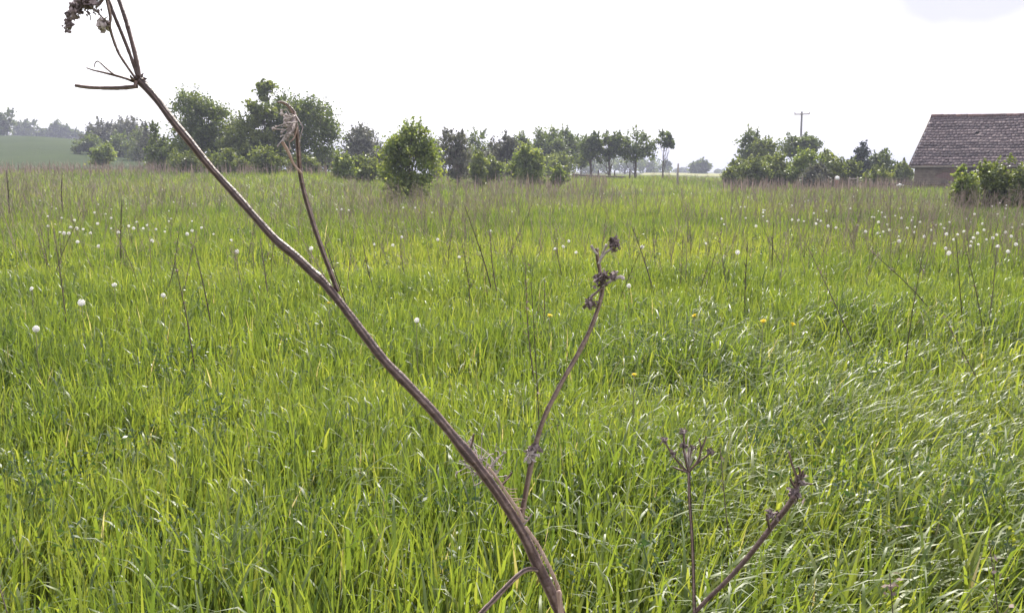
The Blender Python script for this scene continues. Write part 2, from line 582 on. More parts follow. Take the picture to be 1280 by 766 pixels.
# ------------------------------------------------------------------ trees
def leaves(mb, c, size, g, up=0.3, tint=None, long=1.5):
    """one folded diamond per centre"""
    n = len(c)
    nrm = g.normal(size=(n, 3)); nrm[:, 2] += up
    nrm /= np.linalg.norm(nrm, axis=1)[:, None]
    a = np.cross(nrm, g.normal(size=(n, 3)))
    a /= np.linalg.norm(a, axis=1)[:, None] + 1e-9
    b = np.cross(nrm, a)
    s = (size * g.uniform(.6, 1.4, n))[:, None]
    V = np.stack([c - a * s * long * .5, c + b * s * .5 + nrm * s * .12, c + a * s * long * .5, c - b * s * .5 + nrm * s * .12], 1)
    if tint is None: tint = g.uniform(0, 1, n)
    mb.add(V, np.arange(n * 4).reshape(n, 4), np.repeat(tint, 4))


def clump_points(g, lobes, nclump):
    w_ = np.array([l[3] * l[4] + l[3] * l[5] for l in lobes]); w_ /= w_.sum()
    idx = g.choice(len(lobes), nclump, p=w_)
    L = np.array(lobes)[idx]
    d = g.normal(size=(nclump, 3)); d /= np.linalg.norm(d, axis=1)[:, None]
    r = g.uniform(.18, 1.0, nclump) ** .45
    return L[:, :3] + d * r[:, None] * L[:, 3:6]


def tree(px, d, top, wid, kind, label, low=0.12, name='tree', cat='tree', group=None, lobes=None, n=2600, leaf=None, seed=None,
         clump=None, trunk_r=None, twigs=0, sprigs=11, bark=None, density=1.0, base_py=None):
    seed = int(px * 7 + top * 3 + d) & 0xffff if seed is None else seed
    g = np.random.default_rng(seed)
    pt = P(px, top, d)
    x, y = pt[0], pt[1]
    gz = float(terrain(x, y)) - 0.03
    H = pt[2] - gz
    W = wid / FPX * d
    root = thing(name, label, cat, (x, y, gz), group)
    if lobes is None:
        lobes = []
        hc = H * (1 - low)
        for k in range(7):
            a = g.uniform(0, 6.28)
            rr = g.uniform(.0, .36) * W
            z = low * H + hc * g.uniform(.18, .74)
            s = g.uniform(.17, .36)
            lobes.append((math.cos(a) * rr, math.sin(a) * rr, z, W * s, W * s, min(hc * .36, W * s * 1.1)))
        lobes.append((0, 0, low * H + hc * .42, W * .42, W * .42, hc * .38))
        lobes.append((W * g.uniform(-.12, .12), 0, H - hc * .26, W * .25, W * .25, hc * .26))
    else:
        lobes = [(l[0] * W, l[1] * W, l[2] * H, l[3] * W, l[4] * W, l[5] * H) for l in lobes]
    nc = int((110 if clump is None else clump) * density)
    C = clump_points(g, lobes, nc)
    C[:, 2] = np.maximum(C[:, 2], 0.06 * H + .05)
    leaf = (d * .0013 + .042) if leaf is None else leaf
    cr = np.cbrt(W * W * H) * .064
    n = n * 2.3
    per = max(4, int(n * density / nc))
    m = MB()
    cid = np.repeat(np.arange(nc), per)
    off = g.normal(size=(nc * per, 3)) * cr * g.uniform(.6, 1.25, nc)[cid][:, None]
    off[:, 2] *= .72
    tint = np.clip(g.uniform(.1, .9, nc)[cid] + g.normal(0, .2, nc * per), 0, 1)
    pts = C[cid] + off
    pts[:, 2] = np.maximum(pts[:, 2], .05)
    leaves(m, pts, leaf, g, .35, tint)
    # little shoots standing out of the outline
    topc = C[np.argsort(-(C[:, 2] + g.uniform(0, .3, nc) * H))[:sprigs]]
    for c in topc:
        k = 30
        t_ = np.linspace(0, 1, k)[:, None]
        dv = np.array([g.normal(0, .3), g.normal(0, .3), 1.0]) * cr * g.uniform(1.2, 3.4)
        leaves(m, c + dv * t_ + g.normal(size=(k, 3)) * cr * .18, leaf * .85, g, .2)
    obj('crown', m, M_TREE[kind], root)
    # trunk and limbs
    tr = trunk_r or max(.035, W * .026)
    m = MB()
    ntop = H * (low + (1 - low) * .62)
    tp = smoothpath([(0, 0, -.2), (g.normal(0, .02) * W, 0, ntop * .35), (g.normal(0, .04) * W, g.normal(0, .03) * W, ntop * .7), (g.normal(0, .06) * W, 0, ntop)], 8)
    tube(m, tp, np.linspace(tr, tr * .35, 8), 7)
    obj('trunk', m, bark or M_BARK, root, True)
    m = MB()
    for k in range(14 + twigs):
        c = C[g.integers(nc)]
        s = g.uniform(.15, .9)
        p0 = tp[int(s * 7)]
        if c[2] < p0[2] - .1 * H: p0 = tp[1]
        mid_ = p0 * .5 + c * .5 + np.array([0, 0, -.04 * H]) + g.normal(size=3) * W * .03
        r0 = tr * g.uniform(.25, .5) if k < 14 else tr * .16
        e = c + (c - p0) * g.uniform(0, .12)
        tube(m, smoothpath([p0, mid_, e], 5), np.linspace(r0, max(r0 * .25, .006), 5), 4, g.uniform(0, 1))
    obj('branches', m, bark or M_BARK, root)
    return root


def conifer(px, d, top, wid, label):
    g = np.random.default_rng(99)
    pt = P(px, top, d)
    gz = float(terrain(pt[0], pt[1])) - .03
    H, W = pt[2] - gz, wid / FPX * d
    root = thing('spruce_tree', label, 'tree', (pt[0], pt[1], gz))
    m = MB(); tube(m, [(0, 0, -.2), (.03, 0, H * .5), (0, 0, H * .97)], [W * .05, W * .03, .01], 7); obj('trunk', m, M_BARK, root)
    m, mb2 = MB(), MB()
    for k in range(170):
        s = 1 - math.sqrt(g.uniform(.0004, .90))
        a = g.uniform(0, 6.28)
        Lb = W * .64 * (1 - s) ** .85 * g.uniform(.7, 1.15) + .04
        z = H * s
        dv = np.array([math.cos(a), math.sin(a), -.25 + .5 * s])
        tube(mb2, [(0, 0, z), dv * Lb + (0, 0, z)], [.02, .006], 3)
        q = 26
        t_ = g.uniform(.1, 1, (q, 1))
        leaves(m, np.array([0, 0, z]) + dv * Lb * t_ + g.normal(size=(q, 3)) * .10, .14, g, .1)
    obj('crown', m, M_TREE['conifer'], root)
    obj('branches', mb2, M_BARK, root)


T = tree
# far left on the rise
T(-4, 240, 137, 32, 'dark', 'tall dark tree at the far left edge of the photo on the green rise', n=1800)
GL = 'hazy trees along the crest of the far left field'
for px, top, wid, lab in [(22, 153, 20, 'leftmost rounded tree in the hazy row beyond the green field'),
                          (36, 150, 28, 'wide rounded tree with gaps in the hazy row beyond the green field'),
                          (48, 157, 20, 'low dark tree between two taller ones in the hazy row beyond the green field'),
                          (58, 160, 20, 'lowest dark tree in the middle of the hazy row beyond the green field'),
                          (71, 151, 17, 'narrow upright tree standing above the hazy row beyond the green field'),
                          (84, 156, 22, 'pale domed tree near the right end of the hazy row beyond the green field'),
                          (97, 161, 18, 'small tree at the right end of the hazy row beyond the green field')]:
    T(px, 330, top, wid, 'dark', lab, group=GL, n=1100, clump=70, low=.2 if wid != 17 else .35)
T(125, 150, 152, 50, 'grey', 'left big rounded grey green tree of the clump behind the small bush on the left', n=2600)
T(155, 152, 151, 56, 'grey', 'right big rounded grey green tree of the clump behind the small bush on the left', n=2600)
T(112, 138, 168, 34, 'dark', 'dark low bush at the left foot of the grey green clump', name='bush', cat='bush', n=1500, low=.02)
T(148, 136, 167, 52, 'dark', 'wide dark bush under the grey green clump on the left', name='bush', cat='bush', n=2000, low=.02)
T(178, 130, 162, 40, 'mid', 'dull green bush left of the big dark tree with brown stems', name='bush', cat='bush', n=1800, low=.02)
T(186, 105, 150, 34, 'grey', 'thin bare grey shrub rising left of the big dark trees', name='shrub', cat='shrub', n=700, low=.05, twigs=60, bark=M_TWIG)
T(127, 84, 183, 34, 'light', 'small round bush with bare pale stems alone before the green field', name='bush', cat='bush', n=1100, low=.34, twigs=30, bark=M_TWIG)
# big dark trees
T(198, 74, 156, 44, 'dark', 'dark shrub at the left foot of the big left tree', name='bush', cat='bush', n=1900, low=.02)
T(249, 70, 112, 88, 'dark', 'big dark leafy tree behind the slanting stalk, left of the pair', n=6500, clump=190, low=.08, sprigs=12,
  lobes=[(-.05, 0, .62, .36, .36, .27), (.12, 0, .55, .34, .34, .26), (-.22, .05, .42, .27, .3, .25), (-.12, -.05, .80, .22, .25, .15), (.06, 0, .80, .24, .25, .15),
         (.26, 0, .40, .24, .3, .25), (0, -.1, .30, .42, .34, .22), (-.17, 0, .90, .07, .08, .10)])
T(300, 68, 140, 66, 'mid', 'paler leafy tree filling the gap between the two big dark trees', n=3600, clump=130, low=.05)
T(327, 69, 101, 34, 'mid', 'tall slim tree with loose leafy shoots above the two big dark trees', n=1500, clump=46, low=.1, sprigs=4, leaf=.2,
  lobes=[(0, 0, .35, .5, .5, .25), (-.2, 0, .62, .32, .3, .10), (.15, 0, .66, .3, .3, .09), (.05, 0, .92, .30, .3, .075), (-.35, 0, .74, .2, .2, .05), (.05, 0, .8, .16, .2, .06)])
T(373, 71, 119, 94, 'dark', 'big dark leafy tree, right of the pair, behind the thin dry branch', n=6800, clump=200, low=.08, sprigs=12,
  lobes=[(-.05, 0, .60, .36, .36, .28), (.15, 0, .55, .34, .34, .26), (-.2, 0, .78, .22, .25, .18), (.05, 0, .80, .26, .25, .16), (.24, 0, .70, .2, .25, .18),
         (.34, 0, .42, .18, .3, .24), (-.26, 0, .42, .22, .3, .25), (0, -.1, .30, .44, .34, .22), (.0, 0, .93, .07, .08, .07)])
T(335, 62, 182, 46, 'mid', 'low bright shrub at the foot of the two big dark trees', name='shrub', cat='shrub', n=1300, low=.03)
T(281, 63, 188, 50, 'mid', 'low shrub below the slanting stalk at the foot of the left big tree', name='shrub', cat='shrub', n=1300, low=.03)
T(446, 90, 158, 60, 'grey', 'grey green feathery tree just right of the big dark trees', n=2200, low=.05, twigs=40, bark=M_TWIG)
T(430, 58, 193, 40, 'light', 'low yellow green shrub at the right foot of the big dark trees', name='shrub', cat='shrub', n=1200, low=.03)
T(458, 60, 196, 38, 'mid', 'low dull shrub left of the bright green bushy tree', name='shrub', cat='shrub', n=1200, low=.03)
T(478, 70, 184, 36, 'grey', 'greyish shrub half hidden behind the bright green bushy tree', name='shrub', cat='shrub', n=1000, low=.03)
T(512, 36, 154, 74, 'light', 'bright green bushy tree standing alone out in the meadow', n=3900, clump=165, low=.06, sprigs=10, leaf=.085, twigs=24,
  lobes=[(-.02, 0, .60, .36, .36, .26), (.16, 0, .76, .24, .26, .22), (-.22, 0, .68, .24, .26, .2), (.30, 0, .46, .2, .26, .22), (-.32, 0, .36, .2, .26, .24), (-.30, 0, .56, .2, .24, .2), (-.10, 0, .80, .2, .22, .15), (.30, 0, .64, .18, .24, .18),
         (-.14, 0, .22, .26, .28, .2), (.18, 0, .24, .22, .28, .18), (.10, 0, .9, .1, .1, .09)])
for px, d, top, wid, k, lab in [(404, 82, 184, 44, 'grey', 'low grey shrub at the right foot of the right big dark tree'), (470, 96, 178, 56, 'grey', 'low grey shrub between the grey feathery tree and the bright green tree'),
                                (541, 92, 181, 54, 'grey', 'low grey shrub just right of the bright green bushy tree'), (586, 94, 183, 50, 'mid', 'low dull shrub behind the bare grey twiggy shrub'),
                                (640, 92, 184, 46, 'grey', 'low grey shrub between the willow like tree and the round bush'), (612, 66, 196, 36, 'mid', 'low green shrub in front of the grey willow like tree'),
                                (694, 92, 190, 50, 'mid', 'low shrub filling the foot of the dense dark row'), (228, 64, 190, 44, 'mid', 'low shrub at the left foot of the left big tree, by the stalk'),
                                (385, 66, 196, 40, 'mid', 'low shrub below the right big dark tree, right of the thin branch')]:
    T(px, d, top, wid, k, lab, name='shrub', cat='shrub', n=1100, low=.02, twigs=14, bark=M_TWIG)
T(571, 60, 160, 50, 'grey', 'bare grey twiggy shrub right of the bright green bushy tree', name='shrub', cat='shrub', n=1500, low=.05, twigs=90, bark=M_TWIG)
T(597, 54, 188, 26, 'mid', 'small green shrub beside the bare grey twiggy shrub', name='shrub', cat='shrub', n=800, low=.03)
T(602, 100, 165, 44, 'dark', 'dark tree peeping over the grey shrubs in the middle', n=1700, low=.1)
T(627, 78, 167, 48, 'grey', 'grey willow like tree left of the round light green bush', n=2200, low=.05, twigs=40, bark=M_TWIG)
T(664, 62, 181, 54, 'light', 'round light green bush before the row of dark trees', name='bush', cat='bush', n=2400, low=.03)
T(698, 58, 205, 24, 'light', 'small light green bush right of the round light green bush', name='bush', cat='bush', n=700, low=.03)
GD = 'row of dark trees in the middle distance'
T(650, 112, 166, 44, 'dark', 'leftmost dark tree of the middle row, behind the round light green bush', group=GD, n=2300, low=.1)
T(682, 108, 160, 54, 'dark', 'tallest dark tree of the middle row', group=GD, n=3000, low=.08)
T(708, 110, 163, 46, 'dark', 'dark tree at the right end of the dense middle row', group=GD, n=2600, low=.1)
T(727, 116, 169, 28, 'dark', 'narrow dark tree closing the dense middle row', group=GD, n=1300, low=.2)
GO = 'orchard trees with bare trunks'
for px, top, wid, lab, lob in [
    (739, 167, 32, 'leftmost orchard tree with a bare trunk, next to the dense dark row', None),
    (763, 166, 32, 'second orchard tree with a bare dark trunk', None),
    (795, 165, 56, 'widest orchard tree, with sky showing below its spreading crown', [(-.22, 0, .70, .26, .26, .2), (.2, 0, .72, .26, .26, .2), (0, 0, .86, .2, .2, .12), (-.05, 0, .55, .34, .3, .12), (.3, 0, .52, .16, .2, .1)]),
    (830, 164, 20, 'slim orchard tree at the right end with a thin leaning trunk', [(.1, 0, .90, .36, .4, .08), (.25, 0, .76, .4, .4, .10), (-.25, 0, .80, .26, .3, .06), (-.4, 0, .60, .24, .2, .05), (.3, 0, .58, .2, .2, .04)])]:
    T(px, 95, top, wid, 'dark', lab, group=GO, n=1500 if wid > 25 else 600, clump=60 if wid > 25 else 26, low=.42, lobes=lob, trunk_r=.15 if wid > 25 else .08)
GF = 'far hazy trees beyond the orchard'
for px, d, top, wid, lab in [(748, 330, 190, 56, 'far hazy tree seen between the left orchard trunks'), (782, 340, 194, 54, 'far hazy tree seen below the widest orchard tree'),
                             (812, 350, 196, 44, 'far hazy tree seen left of the slim orchard tree'), (834, 360, 198, 11, 'narrow far hazy tree right of the slim orchard tree'),
                             (875, 300, 200, 26, 'square topped far hazy tree standing alone in the gap'), (848, 560, 211, 12, 'tiny far tree left of the square topped one'),
                             (857, 600, 210, 12, 'tiny far tree touching the left side of the square topped one'), (898, 560, 213, 18, 'low far bush right of the square topped tree')]:
    sq = 'square' in lab and 'alone' in lab
    T(px, d, top, wid, 'dark', lab, group=GF, n=2200 if sq else 900, clump=120 if sq else 60, low=.05,
      lobes=[(-.2, 0, .62, .28, .4, .30), (.2, 0, .60, .28, .4, .30), (0, 0, .72, .3, .4, .24), (-.2, 0, .28, .3, .4, .28), (.2, 0, .28, .26, .4, .28), (0, 0, .4, .4, .4, .4)] if sq else None)
# right hedge and trees
GH = 'bushes of the right hand hedge'
for px, d, top, wid, k, lab in [(922, 70, 200, 42, 'mid', 'leftmost bush of the hedge left of the barn'), (945, 67, 193, 50, 'mid', 'tall bush near the left end of the hedge left of the barn'),
                                (975, 68, 194, 54, 'mid', 'bush of the hedge below the utility pole'), (1008, 66, 190, 54, 'light', 'bush of the hedge right of the pole, with a bright top'),
                                (1022, 63, 205, 44, 'grey', 'low greyish bush in front of the middle of the hedge'), (1040, 67, 188, 52, 'mid', 'tallest bush near the right end of the hedge'),
                                (1060, 68, 201, 34, 'mid', 'bush at the right end of the hedge beside the dark spruce')]:
    T(px, d, top, wid, k, lab, name='bush', cat='bush', group=GH, n=2200, low=.02)
T(943, 88, 162, 36, 'dark', 'tree with ragged top behind the left end of the hedge', n=1500, low=.3, sprigs=10)
T(962, 86, 172, 40, 'mid', 'green tree right of the ragged topped tree behind the hedge', n=1600, low=.3)
T(1000, 92, 169, 48, 'dark', 'dark flat crowned tree behind the hedge below the utility pole', n=1700, low=.45, sprigs=9,
  lobes=[(-.25, 0, .76, .26, .3, .14), (.1, 0, .84, .24, .3, .12), (.3, 0, .8, .22, .3, .12), (0, 0, .68, .4, .4, .14)])
conifer(1078, 80, 174, 40, 'dark pointed spruce between the hedge and the barn')
T(1102, 82, 188, 40, 'dark', 'dark round tree right of the spruce, left of the barn', n=2200, low=.1)
T(1119, 82, 203, 14, 'dark', 'small dark sapling just right of the round tree by the spruce', n=300, clump=14, low=.6)
T(1094, 66, 213, 46, 'mid', 'low green shrub before the spruce and the round tree', name='shrub', cat='shrub', n=1200, low=.03)
T(1131, 76, 200, 26, 'mid', 'bluish green tree at the left corner of the barn', n=1100, low=.03)
GB = 'bushes in front of the barn'
T(1208, 27, 207, 42, 'light', 'leftmost bush before the barn, with pale dry shoots', name='bush', cat='bush', group=GB, n=2600, low=.02, leaf=.055, twigs=30, sprigs=12)
T(1240, 28, 200, 66, 'mid', 'widest leafy bush before the barn wall', name='bush', cat='bush', group=GB, n=2600, clump=110, low=.02, leaf=.06, sprigs=12)
T(1284, 27.5, 204, 58, 'mid', 'bush before the barn cut by the right edge of the photo', name='bush', cat='bush', group=GB, n=3600, clump=130, low=.02, leaf=.06, twigs=20, sprigs=12)

# ------------------------------------------------------------------ pole and fence bits
def pole():
    b = P(1000, 215, 120)
    gz = float(terrain(b[0], b[1]))
    top = P(1002.3, 140, 120)
    t = thing('utility_pole', 'pale utility pole with one crossarm rising behind the hedge', 'pole', (b[0], b[1], gz))
    H = top[2] - gz
    tp = np.array([top[0] - b[0], 0, H])
    m = MB(); tube(m, [(0, 0, -.3), tp * .5, tp], [.2, .17, .13], 8); obj('shaft', m, M_CONC, t)
    m = MB(); c = tp * ((H - .35) / H)
    box(m, c + np.array([-1.0, -.16, -.05]), (2.0, 0, .05), (0, .14, 0), (0, 0, .14)); obj('crossarm', m, M_WOOD, t)
    for s in (-.95, .95):
        m = MB(); q = c + np.array([s, -.11, .02])
        tube(m, [q, q + (0, 0, .15), q + (0, 0, .30)], [.03, .075, .05], 6); obj('insulator', m, M_CONC, t)


pole()


def post(px, py0, py1, d, r, label, mat=M_WOOD, group=None):
    a, b = P(px, py0, d), P(px, py1, d)
    gz = float(terrain(b[0], b[1]))
    m = MB()
    H = a[2] - gz
    tube(m, [(0, 0, -.2), (.01, 0, H * .5), (.02, .01, H)], [r, r * .95, r * .85], 7)
    o = obj('fence_post', m, mat, None, False, None, (b[0], b[1], gz))
    return tag(o, label, 'post', group)


post(847, 205, 223, 62, .07, 'tall lone grey post in the gap left of the square topped far tree')
post(748, 213, 222, 88, .07, 'short post under the orchard between its left two trunks', M_DWOOD)
post(768, 213, 222, 88, .07, 'short post under the orchard just right of the second trunk', M_DWOOD)
post(787, 214, 224, 84, .08, 'dark short post left of the widest orchard tree trunk', M_DWOOD)


def rail(px0, py0, px1, py1, d0, d1, r, label, mat, name='fence_rail', npost=2):
    a, b = P(px0, py0, d0), P(px1, py1, d1)
    gz = float(terrain(a[0], a[1]))
    base = np.array([a[0], a[1], gz])
    t = thing(name, label, 'fence', base)
    m = MB()
    mid_ = (a + b) / 2 - (0, 0, .03)
    tube(m, smoothpath([a - base, mid_ - base, b - base], 6), [r, r * 1.1, r, r, r * .9, r * .8], 7)
    obj('rail', m, mat, t)
    for k in range(npost):
        s = (k + .15) / max(1, npost - .7)
        q = a + (b - a) * min(s, 1)
        zg = float(terrain(q[0], q[1]))
        m = MB()
        tube(m, [np.array([q[0], q[1] + r * 2, zg - .2]) - base, np.array([q[0], q[1] + r * 2, q[2] + .1]) - base], [.06, .05], 6)
        obj('post', m, mat, t)


rail(621, 212.5, 657, 214, 66, 66, .035, 'pale weathered rail on posts before the grey willow and round bush', M_WOOD, npost=3)
rail(716, 218.5, 782, 221.5, 86, 84, .08, 'dark low rail running along the foot of the orchard', M_DWOOD, npost=3)
rail(1061, 223.5, 1074, 223, 60, 60, .03, 'short pale rail on posts at the right end of the hedge', M_WOOD, npost=2)


def white_top_post():
    b = P(1046, 232, 60)
    gz = float(terrain(b[0], b[1]))
    t = thing('capped_post', 'rusty red post with a rounded white cap at the foot of the hedge', 'post', (b[0], b[1], gz))
    H = P(1046, 221, 60)[2] - gz
    m = MB(); tube(m, [(0, 0, -.2), (0, 0, H - .12)], [.1, .1], 8); obj('shaft', m, M_RUST, t)
    m = MB(); blob(m, (0, 0, H - .1), .16, np.random.default_rng(1), jit=.05, nu=10, nv=7, squash=.9); obj('cap', m, M_WHITE, t, True)


white_top_post()


def plank_fence():
    a, b = P(1098, 231, 60), P(1139, 233, 60)
    gz = float(terrain(a[0], a[1]))
    base = np.array([a[0], a[1], gz])
    t = thing('plank_fence', 'low dark plank fence running up to the left corner of the barn', 'fence', base)
    v = b - a; v[2] = 0
    for k in range(4):
        q = v * k / 3
        m = MB(); box(m, q + (0, .03, -.2), (.09, 0, 0), (0, .09, 0), (0, 0, .75)); obj('post', m, M_DWOOD, t)
    for z in (.12, .3):
        m = MB(); box(m, np.array([0, 0, z]), v, (0, .025, 0), (0, 0, .14)); obj('plank', m, M_DWOOD, t)
    q = P(1125, 234.5, 58)
    m = MB(); zg = float(terrain(q[0], q[1]))
    g = np.random.default_rng(2)
    tube(m, [(-.2, 0, .36), (0, .02, .42), (.22, 0, .37)], [.05, .07, .04], 6)
    tube(m, [(0, .02, -.05), (0, .02, .4)], [.03, .03], 5)
    o = obj('white_scrap', m, M_WHITE, None, False, None, (q[0], q[1], zg))
    tag(o, 'small white scrap caught on a stick in the weeds before the plank fence', 'scrap')


plank_fence()

# ------------------------------------------------------------------ grass
def blades(mb, x, y, z, h, wd, az, th0, bend, segs, tint, fold=False, twist=0.0, pw=1.7):
    n = len(x)
    s = np.linspace(0, 1, segs + 1)
    ang = th0[:, None] + bend[:, None] * s[None] ** (pw if np.isscalar(pw) else pw[:, None])
    am = .5 * (ang[:, 1:] + ang[:, :-1])
    st = (h / segs)[:, None]
    r = np.concatenate([np.zeros((n, 1)), np.cumsum(np.sin(am) * st, 1)], 1)
    zz = np.concatenate([np.zeros((n, 1)), np.cumsum(np.cos(am) * st, 1)], 1)
    ca, sa = np.cos(az)[:, None], np.sin(az)[:, None]
    C = np.stack([x[:, None] + ca * r, y[:, None] + sa * r, np.maximum(z[:, None] + zz, z[:, None] - .02)], -1)
    tw = az[:, None] + (twist if np.isscalar(twist) else twist[:, None]) * (s[None] + .4)
    base_w = (.65 + .35 * np.minimum(1, s * 3)) if segs > 1 else np.ones_like(s)
    prof = wd[:, None] * (base_w * (1 - s ** 2.6) + .04)[None] * .5
    Wv = np.stack([-np.sin(tw) * prof, np.cos(tw) * prof, np.zeros_like(prof)], -1)
    i = np.arange(n)[:, None, None]
    if fold:
        nrm = np.stack([np.cos(ang) * ca, np.cos(ang) * sa, -np.sin(ang)], -1)
        Cm = C + nrm * (prof * .45)[..., None]
        V = np.stack([C - Wv, Cm, C + Wv], 2)
        c = 3
        k = np.arange(segs)[None, :, None]
        e = np.arange(2)[None, None, :]
        b0 = i * (segs + 1) * 3 + k * 3 + e
        Q = np.stack([b0, b0 + 1, b0 + 4, b0 + 3], -1)
    else:
        V = np.stack([C - Wv, C + Wv], 2)
        c = 2
        k = np.arange(segs)[None, :, None]
        b0 = i * (segs + 1) * 2 + k * 2
        Q = np.stack([b0, b0 + 1, b0 + 3, b0 + 2], -1)
    mb.add(V, Q, np.repeat(tint, (segs + 1) * c))


def spread(n, y0, y1, g, slope=.66, pad=.8, p=2.0):
    y = (g.uniform(0, 1, n) * (y1 ** p - y0 ** p) + y0 ** p) ** (1 / p)
    x = g.uniform(-1, 1, n) * (slope * y + pad)
    return x, y


def grass_zone(mb, ntuft, per, y0, y1, hscale, wmin, wmax, segs, fold, seed, tr, p=2.0):
    g = np.random.default_rng(seed)
    cx, cyy = spread(ntuft, y0, y1, g, p=p)
    patch = .8 * lownoise(cx, cyy, 1.1, 5) + .8 * lownoise(cx, cyy, 3.2, 6)          # tall and short patches
    lush = lownoise(cx, cyy, .35, 8)
    n = ntuft * per
    id_ = np.repeat(np.arange(ntuft), per)
    x = cx[id_] + g.normal(0, tr, n)
    y = np.maximum(cyy[id_] + g.normal(0, tr, n), .5)
    z = terrain(x, y)
    right = S((x / np.maximum(y, .8) + .05) / .35) * S((9 - y) / 5)   # laid over by the wind on the near right
    h = hscale * (g.uniform(.62, 1.12, n)) * np.clip(1 + .19 * patch[id_] + .10 * g.normal(size=ntuft)[id_], .4, 1.6)
    wd = g.uniform(wmin, wmax, n)
    taz = g.uniform(0, 6.28, ntuft)
    az = taz[id_] + g.normal(0, 1.0, n)
    wind = g.random(n) < (.12 + .55 * right)
    az = np.where(wind, g.normal(-.15, .55, n), az)
    th0 = np.abs(g.normal(.09, .09, n))
    bend = np.abs(g.normal(.26, .22, n))
    th0 = np.where(wind, th0 + .10 + .15 * right, th0)
    tint = np.clip(.53 + .16 * lush[id_] + .10 * patch[id_] * -1 + g.normal(0, .15, ntuft)[id_] + g.normal(0, .13, n), 0, .88)
    dry = g.random(n) < .006
    tint = np.where(dry, g.uniform(.93, 1, n), tint)
    tw = g.normal(0, .7, n)
    u = g.random(n)
    arch = u < (.05 + .27 * right)                           # long blades bowed right over
    tipb = (u > .83) & ~arch & ~dry                          # tip folded down
    std = ~(arch | tipb)
    blades(mb, x[std], y[std], z[std], h[std], wd[std], az[std], th0[std], bend[std], segs, tint[std], fold, tw[std])
    m_ = arch
    k = int(m_.sum())
    blades(mb, x[m_], y[m_], z[m_], h[m_] * g.uniform(1.0, 1.35, k), wd[m_] * 1.1, az[m_], th0[m_], g.uniform(1.3, 2.5, k), segs + 2 if y1 < 12 else segs, tint[m_], fold and False, tw[m_] * .4)
    m_ = tipb
    k = int(m_.sum())
    blades(mb, x[m_], y[m_], z[m_], h[m_] * g.uniform(1.0, 1.18, k), wd[m_] * 1.25, az[m_], th0[m_], g.uniform(1.3, 2.7, k), segs + (4 if y1 < 5 else 2) if y1 < 12 else segs, tint[m_], False, tw[m_] * .4, g.uniform(3, 7, k))


mg = MB()
grass_zone(mg, 6800, 7, 1.1, 4.2, .285, .0065, .0135, 4, False, 21, .036)
grass_zone(mg, 10800, 7, 4.0, 10, .30, .0070, .0138, 3, False, 22, .055)
grass_zone(mg, 18500, 7, 9.7, 26, .31, .009, .019, 2, False, 23, .09, 1.7)
grass_zone(mg, 17500, 8, 25, 85, .33, .022, .044, 1, False, 24, .22, 1.5)
grass_zone(mg, 6000, 7, 80, 150, .34, .07, .13, 1, False, 25, .5, 1.3)
tag(obj('meadow_grass', mg, M_GRASS, smooth=True), 'tall green meadow grass covering the whole field', 'grass', kind='stuff')

# leafy weeds low in the grass (darker patches)
mw = MB()
g = np.random.default_rng(31)
patches = [P(790, 440, 5.2), P(840, 430, 5.6), P(1000, 545, 3.4), P(570, 650, 2.6), P(540, 700, 2.3), P(1060, 470, 4.8), P(300, 690, 2.4), P(60, 560, 3.2), P(1130, 640, 2.7), P(930, 640, 2.8),
           P(210, 460, 5), P(1230, 560, 3.2)]
ctr = [(p[0], p[1]) for p in patches]
x, y = spread(320, 2.0, 16, g)
sp_ = [(a, b, .10) for a, b in zip(x, y)]
for a, b in ctr:
    sp_ += [(a + g.normal(0, .16), b + g.normal(0, .22), .12) for _ in range(10)]
for a, b, s in sp_:
    zg = float(terrain(a, b))
    hh = g.uniform(.18, .33)
    lean = g.normal(0, .07, 2)
    k = 80 if b < 7 else 36
    t_ = g.uniform(.15, 1, k)
    c = np.stack([a + lean[0] * t_ + g.normal(0, .045, k), b + lean[1] * t_ + g.normal(0, .045, k), zg + hh * t_], -1)
    leaves(mw, c, .009 if b < 7 else .013, g, .9, None, 2.4)
    tube(mw, [(a, b, zg - .02), (a + lean[0], b + lean[1], zg + hh)], [.003, .0015], 3, .4)
tag(obj('meadow_weeds', mw, M_WEED), 'small leaved dark green weeds growing through the grass', 'weeds', kind='stuff')

# ------------------------------------------------------------------ dry stalks
def stalk(mb, b, tip, r, g, twigs=6, fluff=0, tint=None, sides=4, segs=5, tl=.2):
    b, tip = np.asarray(b, float), np.asarray(tip, float)
    tint = g.uniform(.05, .6) if tint is None else tint
    L = np.linalg.norm(tip - b)
    m_ = (b + tip) / 2 + g.normal(size=3) * L * .025
    pts = smoothpath([b, m_, tip], segs)
    tube(mb, pts, np.linspace(r, r * .4, segs), sides, tint)
    d = (tip - b) / L
    for k in range(twigs):
        s = g.uniform(.42, .98)
        q = b + (tip - b) * s + (m_ - (b + tip) / 2) * 4 * s * (1 - s)
        side = g.normal(size=3); side -= d * side.dot(d); side /= np.linalg.norm(side)
        e = q + (d * g.uniform(.5, 1.0) + side * g.uniform(.25, .7)) * tl * L * g.uniform(.4, 1.1) * (1.25 - s)
        tube(mb, [q, (q + e) / 2 + side * .01 * L, e], [r * .45, r * .35, r * .2], 3, tint + .1, caps=False)
        if fluff:
            n = fluff
            c = e + g.normal(size=(n, 3)) * .012
            leaves(mb, c, .010, g, .2, np.clip(g.uniform(.4, 1, n), 0, 1))


